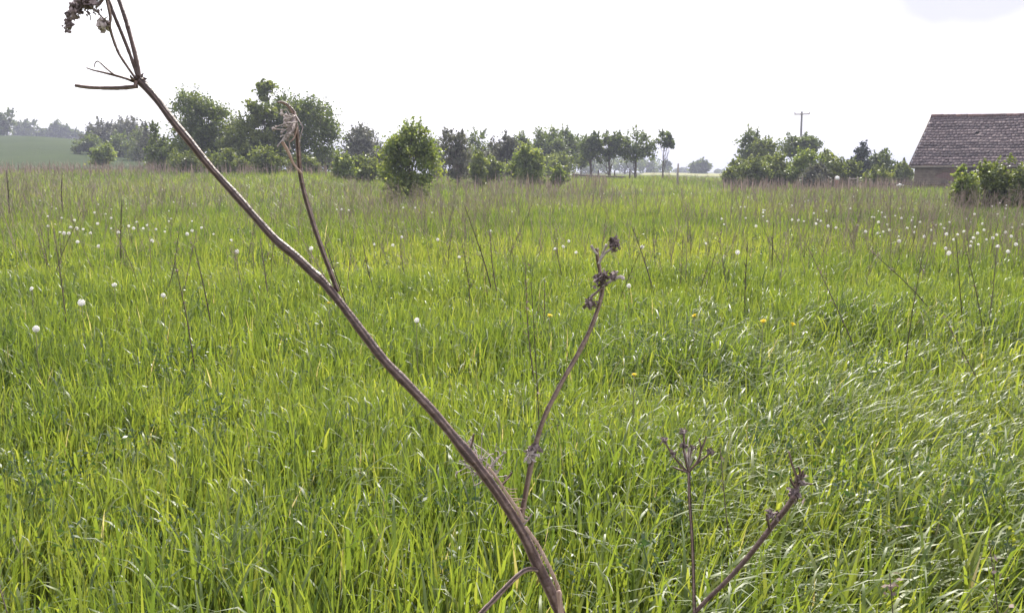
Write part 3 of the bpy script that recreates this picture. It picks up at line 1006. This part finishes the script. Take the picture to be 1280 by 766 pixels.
# the ones that can be pointed out one by one: (base px, py, tip px, py, label)
named = [
    (1055, 396, 1008, 305, 'long dry stalk leaning left in the right of the meadow, pointing at the dandelion clocks'),
    (1139, 420, 1154, 314, 'upright dry stalk left of the right hand dandelion clocks'),
    (1143, 364, 1086, 311, 'dry stalk slanting strongly left, right of the long leaning one'),
    (1200, 368, 1195, 296, 'straight dark stalk standing among the right hand dandelion clocks'),
    (1221, 374, 1206, 306, 'dry stalk leaning left among the right hand dandelion clocks'),
    (1240, 371, 1246, 309, 'dry stalk leaning right near the right edge below the bush'),
    (1203, 436, 1183, 402, 'short dark stalk leaning left low in the right of the meadow'),
    (669, 440, 656, 316, 'thin dry stalk left of the upright dry branch, near the middle'),
    (673, 502, 664, 352, 'thin tall dry stalk just left of the curved dry branch'),
    (610, 345, 581, 258, 'dry stalk leaning left below the bare grey twiggy shrub'),
    (625, 352, 612, 288, 'dry knobbly stalk right of the one below the grey twiggy shrub'),
    (680, 391, 681, 350, 'short upright dry stalk right of the thin tall one'),
    (467, 343, 454, 306, 'short dry stalk right of the thin branch of the big dead plant'),
    (438, 377, 406, 303, 'thin greenish brown stalk rising behind the fork of the big dead plant'),
    (237, 420, 218, 324, 'dark dry stalk leaning left in the left of the meadow'),
    (77, 376, 67, 285, 'dark dry stalk under the left hand dandelion clocks near the left edge'),
    (154, 317, 152, 250, 'straight dark stalk in the row of left hand dandelion clocks'),
    (331, 352, 325, 298, 'dark dry stalk just under the slanting stem of the big dead plant'),
    (259, 376, 243, 307, 'thin dry stalk right of the dark leaning one in the left of the meadow'),
    (812, 343, 790, 283, 'dry stalk leaning left behind the upright dry branch'),
    (911, 612, 900, 558, 'short dark stalk with a leafy base between the two small dead umbels'),
    (12, 262, 8, 213, 'tall dark stalk at the far left edge of the meadow'),
    (80, 262, 78, 216, 'dark stalk below the small round bush on the left'),
    (1250, 766, 1236, 672, 'grey green weed stem in the bottom right corner'),
    (1118, 770, 1112, 716, 'fuzzy grey dead spike low at the bottom right'),
    (965, 330, 967, 278, 'upright dry stalk below the left end of the hedge'),
    (933, 366, 935, 300, 'faint upright stalk in the right half of the meadow below the gap in the trees'),
    (25, 770, 0, 735, 'dark dry twig crossing the bottom left corner'),
]
for i, (bx, by, tx, ty, lab) in enumerate(named):
    g = np.random.default_rng(400 + i)
    zt = .34 if i not in (23, 24, 27) else .3
    Y = 3.0
    for _ in range(12):
        q = P(bx, by, Y)
        Y = Y * (EYE - (zt + float(terrain(q[0], q[1])))) / max(EYE - q[2], 1e-3)
        Y = min(Y, 45)
    q = P(bx, by, Y)
    tip = P(tx, ty, Y + g.uniform(-.05, .05) * Y * .3)
    gz = float(terrain(q[0], q[1]))
    d = tip - q
    root = np.array([q[0] - d[0] * .8 * (q[2] - gz) / max(d[2], .15), q[1], gz])
    if abs(root[0] - q[0]) > .5: root[0] = q[0] + np.sign(root[0] - q[0]) * .5
    m = MB()
    r = max(.0026, .00092 * Y)
    vec = (tip - root)
    stalk(m, np.array([0, 0, -.03]), vec, r, g, twigs=int(g.integers(4, 12)), fluff=5 if i in (2, 0, 24) else 1, tint=g.uniform(0, .3), segs=7, tl=.13)
    o = obj('dry_stalk', m, M_STRAW, None, True, None, tuple(root))
    tag(o, lab, 'dry stalk', 'dead weed stalks in the meadow')

def under_word(px):
    for lim, wd in ((130, 'below the green field at the far left'), (240, 'left of the slanting dead stem'), (330, 'below the left big dark tree'), (430, 'below the right big dark tree'),
                    (475, 'below the grey feathery tree'), (555, 'below the bright green bushy tree'), (620, 'below the grey twiggy shrub'), (725, 'below the dense dark tree row'),
                    (845, 'below the orchard trees'), (905, 'below the square topped far tree'), (985, 'below the left end of the hedge'), (1065, 'below the right end of the hedge'),
                    (1135, 'below the spruce and round tree'), (1195, 'below the left end of the barn')):
        if px < lim: return wd
    return 'below the bushes at the barn'


def depth_word(Y):
    return 'nearer meadow' if Y < 12 else ('middle distance' if Y < 18 else 'far meadow')


# anonymous ones share a few shapes
protos = []
for k in range(10):
    g = np.random.default_rng(600 + k)
    m = MB()
    H = g.uniform(.72, 1.02)
    stalk(m, (0, 0, -.03), (g.normal(0, .09), g.normal(0, .09), H), .0052, g, twigs=int(g.integers(5, 14)), fluff=3, tl=.2, segs=5, tint=g.uniform(.1, .65))
    protos.append(m.mesh('dry_stalk', M_STRAW))
g = np.random.default_rng(77)
n_st = 0
while n_st < 240:
    yy = g.uniform(7.5, 24)
    xx = g.uniform(-.63, .63) * yy
    dens = .35 + .65 * S((lownoise(np.array([xx]), np.array([yy]), .22, 91)[0] + .4) / 1.2)
    if g.random() > dens: continue
    if .02 < xx / yy < .14 and g.random() < .3: continue
    o = link('dry_stalk', protos[n_st % 10], None, (xx, yy, float(terrain(xx, yy))))
    o.rotation_euler = (g.normal(0, .17), g.normal(0, .22), g.uniform(0, 6.28))
    o.scale = [g.uniform(.6, 1.08)] * 3
    tag(o, 'thin brown weed stalk, %s, %s' % (depth_word(yy), under_word(640 + FPX * xx / yy)), 'dry stalk', 'dead weed stalks in the meadow')
    n_st += 1

ms = MB()
g = np.random.default_rng(78)
cnt = 0
N = 7600
yy = (g.uniform(0, 1, N * 2) * (85 ** .75 - 9 ** .75) + 9 ** .75) ** (1 / .75)
xx = g.uniform(-.66, .66, N * 2) * yy
dn = lownoise(xx, yy, .16, 92)
dn = dn + .6 * lownoise(xx, yy, .55, 93)
keep = g.random(N * 2) < .10 + .90 * S((dn + .45) / 1.5)
xx, yy = xx[keep][:N], yy[keep][:N]
zz = terrain(xx, yy)
for a, b, c in zip(xx, yy, zz):
    H = g.uniform(.40, 1.0) * (1 if b < 38 else .85)
    r = .0016 + .00013 * b
    tn = g.uniform(.4, 1.1)
    tip = np.array([a + g.normal(0, .17), b + g.normal(0, .1), c + H])
    bs = np.array([a, b, c - .02])
    tube(ms, [bs, tip], [r, r * .5], 3, tn, caps=False)
    for k in range(3):
        s = g.uniform(.5, .98)
        q = bs + (tip - bs) * s
        e = q + np.array([g.normal(0, .08), g.normal(0, .08), g.uniform(.05, .2)])
        tube(ms, [q, e], [r * .6, r * .35], 3, tn + .15, caps=False)
tag(obj('dead_weed_cover', ms, M_STRAW), 'thin haze of brown dead weed stems over the far meadow', 'dead weeds', kind='stuff')

# straw coloured reed clumps at the feet of the big trees
mr = MB()
g = np.random.default_rng(55)
n = 1800
px = np.concatenate([g.uniform(-40, 430, n // 2), g.uniform(540, 760, n // 4), g.uniform(900, 1120, n // 4)])
dd = np.concatenate([g.uniform(58, 68, n // 2), g.uniform(45, 75, n // 4), g.uniform(48, 62, n // 4)])
x = (px - 640) / FPX * dd * 1.0
blades(mr, x, dd, terrain(x, dd), g.uniform(.4, 1.15, len(x)), g.uniform(.03, .06, len(x)), g.uniform(0, 6.28, len(x)), np.abs(g.normal(.1, .1, len(x))), np.abs(g.normal(.2, .3, len(x))),
       3, g.uniform(.3, 1, len(x)))
tag(obj('dead_reed_cover', mr, M_STRAW), 'straw coloured dead reeds at the foot of the trees', 'dead weeds', kind='stuff')

# ------------------------------------------------------------------ dandelions
def clock_mesh(seed, nb):
    g = np.random.default_rng(seed)
    m = MB()
    r = .026
    d = g.normal(size=(nb, 3)); d /= np.linalg.norm(d, axis=1)[:, None]
    if nb < 80: d[:, 2] = np.abs(d[:, 2]) - .25            # half blown away
    d /= np.linalg.norm(d, axis=1)[:, None]
    a = np.cross(d, g.normal(size=(nb, 3))); a /= np.linalg.norm(a, axis=1)[:, None]
    b = np.cross(d, a)
    tipc = d * r * g.uniform(.85, 1.08, (nb, 1))
    s = .0075
    # parasol: a flat star facing out, and its thread
    V = np.stack([tipc - a * s, tipc + b * s * .8, tipc + a * s, tipc - b * s * .8], 1)
    m.add(V, np.arange(nb * 4).reshape(nb, 4), np.repeat(g.uniform(0, 1, nb), 4))
    V = np.stack([d * .004 - a * .0004, d * .004 + a * .0004, tipc + a * .0004, tipc - a * .0004], 1)
    m.add(V, np.arange(nb * 4).reshape(nb, 4), .5)
    blob(m, (0, 0, 0), .006, g, .5)
    return m


head_me = [clock_mesh(s, nb_).mesh('seed_head', M_FLUFF) for s, nb_ in ((1, 95), (2, 60), (3, 110))]


def dstem_mesh(h, seed, mat=M_DSTEM):
    g = np.random.default_rng(seed)
    m = MB()
    tube(m, smoothpath([(g.normal(0, .03), g.normal(0, .03), -h), (g.normal(0, .012), 0, -h * .5), (0, 0, 0)], 5), [.0028, .0025, .0022, .002, .002], 5, .4)
    return m.mesh('stem', mat)


stem_me = [dstem_mesh(.5, s) for s in (1, 2, 3)]


def flower_mesh():
    g = np.random.default_rng(9)
    m = MB()
    n = 60
    a = g.uniform(0, 6.28, n); e = g.uniform(.05, 1.1, n)
    d = np.stack([np.cos(a) * np.cos(e), np.sin(a) * np.cos(e), np.sin(e) * .6], -1)
    t = np.stack([-np.sin(a), np.cos(a), np.zeros(n)], -1)
    L = .022
    V = np.stack([d * .003 - t * .0012, d * .003 + t * .0012, d * L + t * .0022, d * L - t * .0022], 1)
    m.add(V, np.arange(n * 4).reshape(n, 4), np.repeat(g.uniform(0, 1, n), 4))
    blob(m, (0, 0, -.004), .007, g, .5, squash=1.2)
    return m.mesh('bloom', M_YELLOW)


bloom_me = flower_mesh()
clocks = """50,251 65,259 70,261 60,283 75,291 80,292 86,292 88,285 96,286 104,287 113,292 97,303 122,280 139,286 148,291 161,283 171,278 167,286 179,286 184,282
195,287 206,290 190,302 234,293 123,308 60,271 227,246 203,237 289,301 296,315 267,293 347,308 354,312 389,311 40,362 45,412 102,379 143,357 204,370 252,285 240,289
502,297 491,307 468,306 427,262 421,262 504,260 519,260 521,401 704,309 711,302 720,316 694,312 786,358 803,309 640,265 613,289 547,300 574,322 436,263 540,266
902,274 905,281 945,283 954,271 959,277 926,259 998,276 1017,267 1020,280 1026,277 1035,283 1045,285 1063,261 1072,282 922,316 882,305 1142,262 1119,270 1106,272 1127,273
1098,278 1109,281 1140,276 1144,284 1143,291 1097,292 1104,290 1123,296 1124,302 1164,288 1170,282 1176,281 1187,278 1168,305 1182,311 1186,317 1197,294 1208,274 1222,292
1214,303 1213,308 1223,306 1217,298 1233,300 1241,298 1247,309 1260,315 1257,291 1265,285 1264,296 1270,306 1256,272 1278,281 1183,293 1205,290 1228,280 1150,278 1134,286
1082,290 1112,288 1090,272 1230,288 1246,294 1180,286 1192,300 1155,296""".split()
_g = np.random.default_rng(123)
for _k in range(46):                                        # smaller, farther ones in the same bands
    _px = _g.uniform(20, 260) if _k % 3 == 0 else _g.uniform(930, 1276)
    clocks.append('%d,%d' % (_px, _g.uniform(246, 282)))
clocks = [tuple(map(float, c.split(','))) for c in clocks]
solo = {(40, 362): 'white dandelion clock low on the left, below the row of clocks', (45, 412): 'nearest and largest white dandelion clock at the left edge',
        (102, 379): 'small pale dandelion clock below the left row, right of the left edge pair', (521, 401): 'lone white dandelion clock in the middle of the meadow below the rest',
        (502, 297): 'brightest white dandelion clock near the middle, below the bright green tree', (491, 307): 'white dandelion clock just left below the brightest middle one',
        (704, 309): 'left one of the two white clocks left of the upright dry branch', (711, 302): 'upper right one of the two white clocks left of the upright dry branch',
        (786, 358): 'white clock just right of the pale husk on the upright dry branch', (289, 301): 'upper white clock just above the slanting stem of the big dead plant',
        (296, 315): 'lower white clock just left of the slanting stem', (50, 251): 'topmost white clock of the left patch', (922, 316): 'pale clock below the left end of the right patch'}


def place_flower(px, py, kind, lab, grp, i, zh):
    g = np.random.default_rng(1000 + i)
    Y = 6.0
    for _ in range(25):
        q = P(px, py, Y)
        Yn = Y * (EYE - (zh + float(terrain(q[0], q[1])))) / max(EYE - q[2], 1e-3)
        Y = .5 * Y + .5 * min(max(Yn, 1.5), 40)
    q = P(px, py, Y)
    gz = float(terrain(q[0], q[1]))
    h = q[2] - gz
    t = thing('dandelion_clock' if kind == 'clock' else 'dandelion_flower', lab, 'dandelion', (q[0], q[1], gz), grp)
    s = link('stem', stem_me[i % 3], t, (0, 0, h)); s.scale = (1, 1, (h + .02) / .5); s.rotation_euler = (0, 0, g.uniform(0, 6.28))
    hd = link('seed_head' if kind == 'clock' else 'bloom', head_me[i % 3] if kind == 'clock' else bloom_me, t, (0, 0, h + (.004 if kind == 'clock' else .002)))
    k = g.uniform(.5, .88)
    hd.scale = (k, k, k)
    hd.rotation_euler = (g.normal(0, .5), g.normal(0, .5), g.uniform(0, 6.28)) if kind == 'clock' else (.45 + g.normal(0, .2), g.normal(0, .2), g.uniform(0, 6.28))


for i, (px, py) in enumerate(clocks):
    lab = solo.get((px, py))
    if lab is None:
        row = 'upper' if py < 272 else ('middle' if py < 290 else 'lower')
        lab = 'white dandelion clock, %s rows, %s' % (row, under_word(px))
    place_flower(px, py, 'clock', lab, 'white dandelion clocks in the meadow', i, .47)
ylab = ['yellow dandelion just right of the fork of the big dead plant', 'yellow dandelion left of the upright dry branch', 'yellow dandelion right of the upright dry branch',
        'yellow dandelion nearest the camera, below and right of the upright dry branch', 'left of two yellow dandelions on the right of the meadow', 'right of two yellow dandelions on the right of the meadow',
        'far yellow dandelion among the right hand white clocks']
for i, (px, py) in enumerate([(411, 379), (687, 395), (868, 395), (793, 469), (954, 402), (991, 406), (1121, 288)]):
    place_flower(px, py, 'bloom', ylab[i], 'yellow dandelions in the meadow', 300 + i, .44)

# ------------------------------------------------------------------ the big dead plant in front
def pxpath(pts, n, Y0, Y1=None):
    """3-D path from photo points at ranges Y0..Y1"""
    Y1 = Y0 if Y1 is None else Y1
    q = [P(a, b, Y0 + (Y1 - Y0) * k / max(1, len(pts) - 1)) for k, (a, b) in enumerate(pts)]
    return smoothpath(q, n)


def husks(mb, c, n, spread_, size, g, tint=None, dirv=(0, 0, 1)):
    for k in range(n):
        q = np.asarray(c) + g.normal(size=3) * spread_
        blob(mb, q, size * g.uniform(.35, .95), g, g.uniform(0, 1), .45, 5, 3, g.uniform(.6, 1.8))
    k = n * 3                                              # curled bracts and scales
    leaves(mb, np.asarray(c) + g.normal(size=(k, 3)) * spread_ * 1.25, size * 1.9, g, .2, g.uniform(0, 1, k), 2.0)


def dead_plant():
    g = np.random.default_rng(12)
    D = 1.02
    W = lambda p: p * .88 * D / FPX * .5                    # radius in metres from a width in photo pixels
    main = [(704, 775), (690, 742), (671, 703), (652, 663), (627, 623), (600, 586), (570, 549), (540, 513), (510, 481), (480, 450), (452, 414), (425, 378), (404, 353), (390, 340),
            (368, 319), (345, 300), (322, 275), (300, 250), (262, 208), (238, 178), (215, 150), (194, 122), (175, 101)]
    up = pxpath(main, 70, 1.00, 1.06)
    b0 = up[0]
    root = np.array([b0[0] + .16, b0[1] - .05, float(terrain(b0[0] + .16, b0[1]))])
    low = smoothpath([root - (0, 0, .05), root + (-.02, .01, .25), b0 + (.055, -.012, -.16), b0], 14)[:-1]
    pts = np.vstack([low, up])
    wpx = np.concatenate([np.full(13, 16), np.interp(np.linspace(0, 1, 70), [0, .12, .25, .4, .55, .75, 1], [15.5, 15, 14, 12.6, 11.3, 10.5, 10])])
    wpx = wpx * (1 + .06 * g.normal(size=len(wpx)))
    for k in (30, 31, 52, 53, 82): wpx[k] *= 1.2           # nodes
    t = thing('dead_hogweed', 'big dead brown plant leaning across the foreground with broken side branches', 'dead plant', root)
    m = MB()
    dens = smoothpath(pts, 220)
    tube(m, dens, W(np.interp(np.linspace(0, 1, 220), np.linspace(0, 1, len(wpx)), wpx)), 22, 'fibre', ridge=.085)
    obj('stem', m, M_STEM, t, True, root)

    def branch(pl, w0, w1, name='branch', mat=M_STEM, Y0=1.02, Y1=1.02, n=None, ridge=.05, sides=10):
        m = MB()
        n = n or len(pl) * 5
        p = pxpath(pl, n, Y0, Y1)
        rr = W(np.linspace(w0, w1, n)) * (1 + .05 * g.normal(size=n))
        tube(m, p, rr, sides, 'fibre', ridge)
        obj(name, m, mat, t, True, root)
        return p

    a = branch([(422, 364), (412, 337), (400, 305), (386, 262), (376, 222), (373, 190), (371, 165), (367, 140)], 7.5, 6, Y0=1.035, Y1=1.01)
    branch([(367, 141), (361, 133), (353, 128), (347, 128)], 6, 2.5, 'branch_tip', Y0=1.01, Y1=1.0)
    branch([(371, 160), (368, 172), (362, 178)], 3, 1.5, 'twig', M_PITH, 1.01, 1.0)
    branch([(377, 217), (367, 205), (360, 190), (353, 178)], 3, 5, 'twig', M_PITH, 1.012, 1.0)
    m = MB()
    for k in range(34):                                     # shrivelled floret cluster
        c = P(357 + g.normal(0, 6), 158 + g.normal(0, 12), 1.0 + g.normal(0, .008))
        e = P(369, 148 + g.uniform(-5, 18), 1.008)
        mid_ = (c + e) / 2 + g.normal(size=3) * .004
        tube(m, [e, mid_, c], [.0008, .0006, .0007], 4, .5)
        blob(m, c, .0016 * g.uniform(.6, 1.5), g, g.uniform(0, 1), .4, 5, 3)
    obj('floret_cluster', m, M_HUSK, t, False, root)
    # thick curved branch right of the stem
    branch([(650, 655), (656, 622), (662, 590), (668, 562), (680, 522), (702, 478), (728, 432), (744, 396), (753, 362), (750, 340), (747, 322), (746, 311)], 8.5, 5, Y0=1.015, Y1=.98)
    branch([(748, 330), (755, 318), (764, 311)], 3.2, 3.6, 'twig', M_HUSK, .98, .975)
    branch([(750, 323), (755, 313), (758, 306)], 2.0, 4.5, 'husk', M_HUSK, .98, .972, sides=6)
    branch([(753, 358), (764, 351), (775, 346), (780, 349)], 3.5, 5, 'twig', M_HUSK, .98, .975)
    branch([(762, 352), (768, 345), (772, 339)], 2.2, 3.2, 'twig', M_HUSK, .98, .974)
    branch([(752, 360), (744, 367), (738, 373)], 3.5, 2.2, 'twig', M_STEM, .98, .982)
    branch([(747, 318), (742, 312), (739, 307)], 3, 4, 'twig', M_HUSK, .98, .978)
    m = MB(); husks(m, P(768, 304, .976), 26, .0027, .0019, g); obj('seed_head', m, M_SEED, t, False, root)
    m = MB(); husks(m, P(752, 348, .98), 22, .0030, .0022, g); obj('knot', m, M_SEED, t, False, root)
    m = MB(); husks(m, P(738, 380, .984), 14, .0026, .0020, g); obj('seed_head', m, M_SEED, t, False, root)
    m = MB(); husks(m, P(766, 345, .976), 6, .0018, .0022, g); obj('seed_head', m, M_SEED, t, False, root)
    m = MB(); husks(m, P(663, 567, 1.0), 16, .0028, .0021, g); obj('seed_head', m, M_HUSK, t, False, root)
    m = MB(); husks(m, P(669, 560, 1.002), 6, .002, .003, g); obj('knot', m, M_SEED, t, False, root)
    # broken side branch at the bottom
    branch([(672, 712), (662, 711), (651, 716), (634, 732), (617, 750), (601, 767), (560, 815)], 6.5, 8, Y0=1.0, Y1=.97)
    # bark split off the stem
    branch([(611, 584), (624, 602), (637, 622), (648, 638), (655, 652)], 4, 5.5, 'bark_strip', M_PITH, 1.0, .995, sides=6)
    branch([(657, 658), (672, 680), (685, 705), (695, 727), (701, 744)], 5, 6, 'bark_strip', M_PITH, .992, .985, sides=6)
    branch([(698, 738), (700, 752), (702, 776)], 7, 9, 'bark_strip', M_PITH, .98, .98, sides=6)
    m = MB()
    for k in range(13):                                     # fibres across the split
        a_ = k / 12
        p0 = P(628 + 24 * a_ + g.normal(0, 2), 604 + 44 * a_, .997)
        tube(m, [p0, p0 + (.010 + g.normal(0, .003), 0, .001 + g.normal(0, .004))], [.0006, .0003], 4, .5)
    obj('fibres', m, M_PITH, t, False, root)
    m = MB()
    for k in range(9):
        p0 = P(664 + 26 * k / 8, 676 + 44 * k / 8, .986)
        tube(m, [p0, p0 + (.006, 0, g.normal(0, .006))], [.0006, .0003], 4, .5)
    obj('fibres', m, M_PITH, t, False, root)
    branch([(627, 607), (634, 598), (640, 590)], 4, 2.5, 'twig', M_STEM, 1.0, 1.0)
    branch([(655, 655), (661, 648), (665, 642)], 3, 2, 'twig', M_HUSK, 1.0, .998)
    # dried umbel caught against the stem
    m = MB()
    c0 = P(606, 598, 1.03)
    for k in range(34):
        e = P(604 + g.normal(0, 13), 572 + g.normal(0, 14), 1.03 + g.normal(0, .012))
        tube(m, smoothpath([c0, (c0 + e) / 2 + g.normal(size=3) * .007, e, e + g.normal(size=3) * .006], 7), [.0008, .0007, .0006, .0005, .0005, .0004, .0004], 4, .5)
        blob(m, e, .0014 * g.uniform(.5, 1.5), g, g.uniform(0, 1), .4, 5, 3)
    obj('floret_cluster', m, M_HUSK, t, False, root)
    branch([(586, 566), (590, 553), (592, 542)], 2.5, 3.5, 'twig', M_STEM, 1.02, 1.02)
    # umbel rays at the top
    Dt = 1.06
    m = MB(); husks(m, P(173, 101, Dt), 5, .0010, .0046, g); obj('ray_collar', m, M_STEM, t, True, root)
    branch([(172, 108), (150, 110), (125, 110), (108, 109), (94, 107)], 6.2, 4.6, 'umbel_ray', M_STEM, Dt, 1.04)
    branch([(170, 103), (153, 97), (130, 91), (117, 88), (108, 85)], 4.2, 1.6, 'umbel_ray', M_STEM, Dt, 1.045)
    branch([(143, 94), (132, 85), (123, 77), (119, 79), (118, 84)], 2.6, 1.2, 'twig', M_STEM, 1.052, 1.045)
    branch([(170, 99), (158, 82), (148, 66), (141, 48), (137, 33), (138, 22), (134, 2), (131, -16)], 3.4, 4.4, 'umbel_ray', M_STEM, Dt, 1.03)
    branch([(172, 96), (163, 70), (152, 42), (142, 18), (134, -4), (129, -20)], 4.8, 4.6, 'umbel_ray', M_STEM, Dt, 1.05)
    branch([(174, 98), (170, 74), (164, 50), (156, 22), (147, -4), (141, -22)], 6.4, 5.6, 'umbel_ray', M_STEM, Dt, 1.07)
    branch([(171, 101), (165, 98), (163, 95)], 4.5, 2.5, 'twig', M_STEM, Dt, 1.05)
    m = MB(); husks(m, P(129, 31, 1.035), 16, .0018, .0028, g); obj('seed_head', m, M_HUSK, t, False, root)
    branch([(137, 30), (128, 22), (121, 15)], 3, 2, 'twig', M_STEM, 1.035, 1.035)
    m = MB()
    for k in range(58):                                     # shrivelled flower cluster hanging at the top left
        a_ = g.uniform(0, 1)
        px = 122 - 34 * a_ + g.normal(0, 3)
        py = 10 + 22 * max(0, a_ - .55) - 8 * math.sin(a_ * 3) + g.normal(0, 6 * (1 - .5 * a_))
        c = P(px, py, 1.035 + g.normal(0, .008))
        blob(m, c, .0018 * g.uniform(.4, 1.5), g, g.uniform(0, 1), .6, 5, 3)
        leaves(m, c + g.normal(size=(4, 3)) * .003, .0042, g, .1, g.uniform(0, 1, 4), 2.0)
        c2 = P(px + g.normal(4, 4), py + g.normal(0, 5), 1.035)
        tube(m, [c, (c + c2) / 2 + g.normal(size=3) * .002, c2], [.0008, .0006, .0005], 4, .5)
    for k in range(50):
        c = P(86 + g.normal(0, 3.6), 31 + g.normal(0, 4.6), 1.035 + g.normal(0, .004))
        tube(m, [c, P(87, 27, 1.035)], [.0004, .0006], 4, .5)
        blob(m, c, .0016 * g.uniform(.4, 1.3), g, g.uniform(0, 1), .5, 5, 3)
    p = pxpath([(121, 15), (110, 8), (98, 12), (91, 20), (87, 30)], 12, 1.035)
    tube(m, p, .0013, 5, .5)
    obj('flower_head', m, M_SEED, t, False, root)


dead_plant()


def small_umbels():
    g = np.random.default_rng(44)
    D = 1.48
    W = lambda p: p * D / FPX * .5
    j = P(866, 768, D)
    root = np.array([j[0], j[1], float(terrain(j[0], j[1]))])
    t = thing('dead_umbel_plant', 'smaller dead brown plant at the lower right with two forked stems', 'dead plant', root)

    def br(pl, w0, w1, name, mat=M_STEM, base=False, Y0=D, Y1=D):
        p = pxpath(pl, len(pl) * 5, Y0, Y1)
        if base: p = np.vstack([root - (0, 0, .03), root + (0.004, 0, .12), p])
        m = MB(); tube(m, p, W(np.linspace(w0, w1, len(p))), 9, 'fibre', .05); obj(name, m, mat, t, True, root)

    br([(868, 766), (867, 720), (865, 668), (862, 625), (861, 590)], 4.6, 3.8, 'stem', base=True)
    br([(866, 768), (886, 747), (904, 730), (928, 704), (950, 677), (966, 656), (982, 636), (993, 620)], 5.2, 7.4, 'stem', base=True, Y1=1.44)
    for pl in ([(861, 591), (850, 580), (840, 567), (830, 551)], [(861, 590), (868, 582), (880, 572), (888, 566)], [(868, 582), (874, 572), (876, 560), (874, 548)], [(875, 566), (880, 554), (883, 545)],
               [(861, 589), (857, 575), (854, 558)], [(861, 589), (862, 572), (866, 560)], [(860, 590), (848, 586), (841, 583)], [(855, 560), (855, 548), (853, 538)]):
        br(pl, 3.2, 1.8, 'umbel_ray')
    for c in [(830, 550), (888, 565), (854, 557), (866, 560), (841, 566), (853, 538)]:
        m = MB(); husks(m, P(c[0], c[1], D), 6, .0025, .0024, g); obj('seed_head', m, M_SEED, t, False, root)
    m = MB()
    for k in range(22):
        e = P(860 + g.normal(0, 5), 566 + g.normal(0, 7), D + g.normal(0, .008))
        tube(m, [P(861, 586, D), e], [.0009, .0006], 4, .5)
    obj('floret_cluster', m, M_HUSK, t, False, root)
    for pl in ([(993, 621), (996, 606), (995, 594), (990, 580), (986, 564)], [(995, 614), (1001, 600), (1004, 588)], [(996, 606), (1008, 604), (1015, 605)], [(995, 610), (990, 603), (988, 598)],
               [(994, 604), (1000, 592), (998, 583)], [(962, 660), (960, 650), (958, 642)], [(958, 650), (966, 643), (970, 641)]):
        br(pl, 4, 2.2, 'umbel_ray', Y0=1.45, Y1=1.44)
    for c, k, q in (((994, 616), 12, .004), ((963, 643), 8, .003), ((1001, 596), 6, .0032)):
        m = MB(); husks(m, P(c[0], c[1], 1.445), k, q, q, g); obj('seed_head', m, M_SEED, t, False, root)


small_umbels()

# ------------------------------------------------------------------ haze
m, nt, o_ = new_mat('haze')
v = nt.nodes.new('ShaderNodeVolumePrincipled')
v.inputs['Color'].default_value = (0.64, 0.67, 0.84, 1)
v.inputs['Density'].default_value = 0.0009
v.inputs['Anisotropy'].default_value = 0.0
nt.links.new(v.outputs['Volume'], o_.inputs['Volume'])
mb = MB()
box(mb, (-2100, -400, -2.0), (4200, 0, 0), (0, 3100, 0), (0, 0, 48))
tag(obj('haze', mb, m), 'thin pale summer haze over the fields', 'haze', kind='stuff')
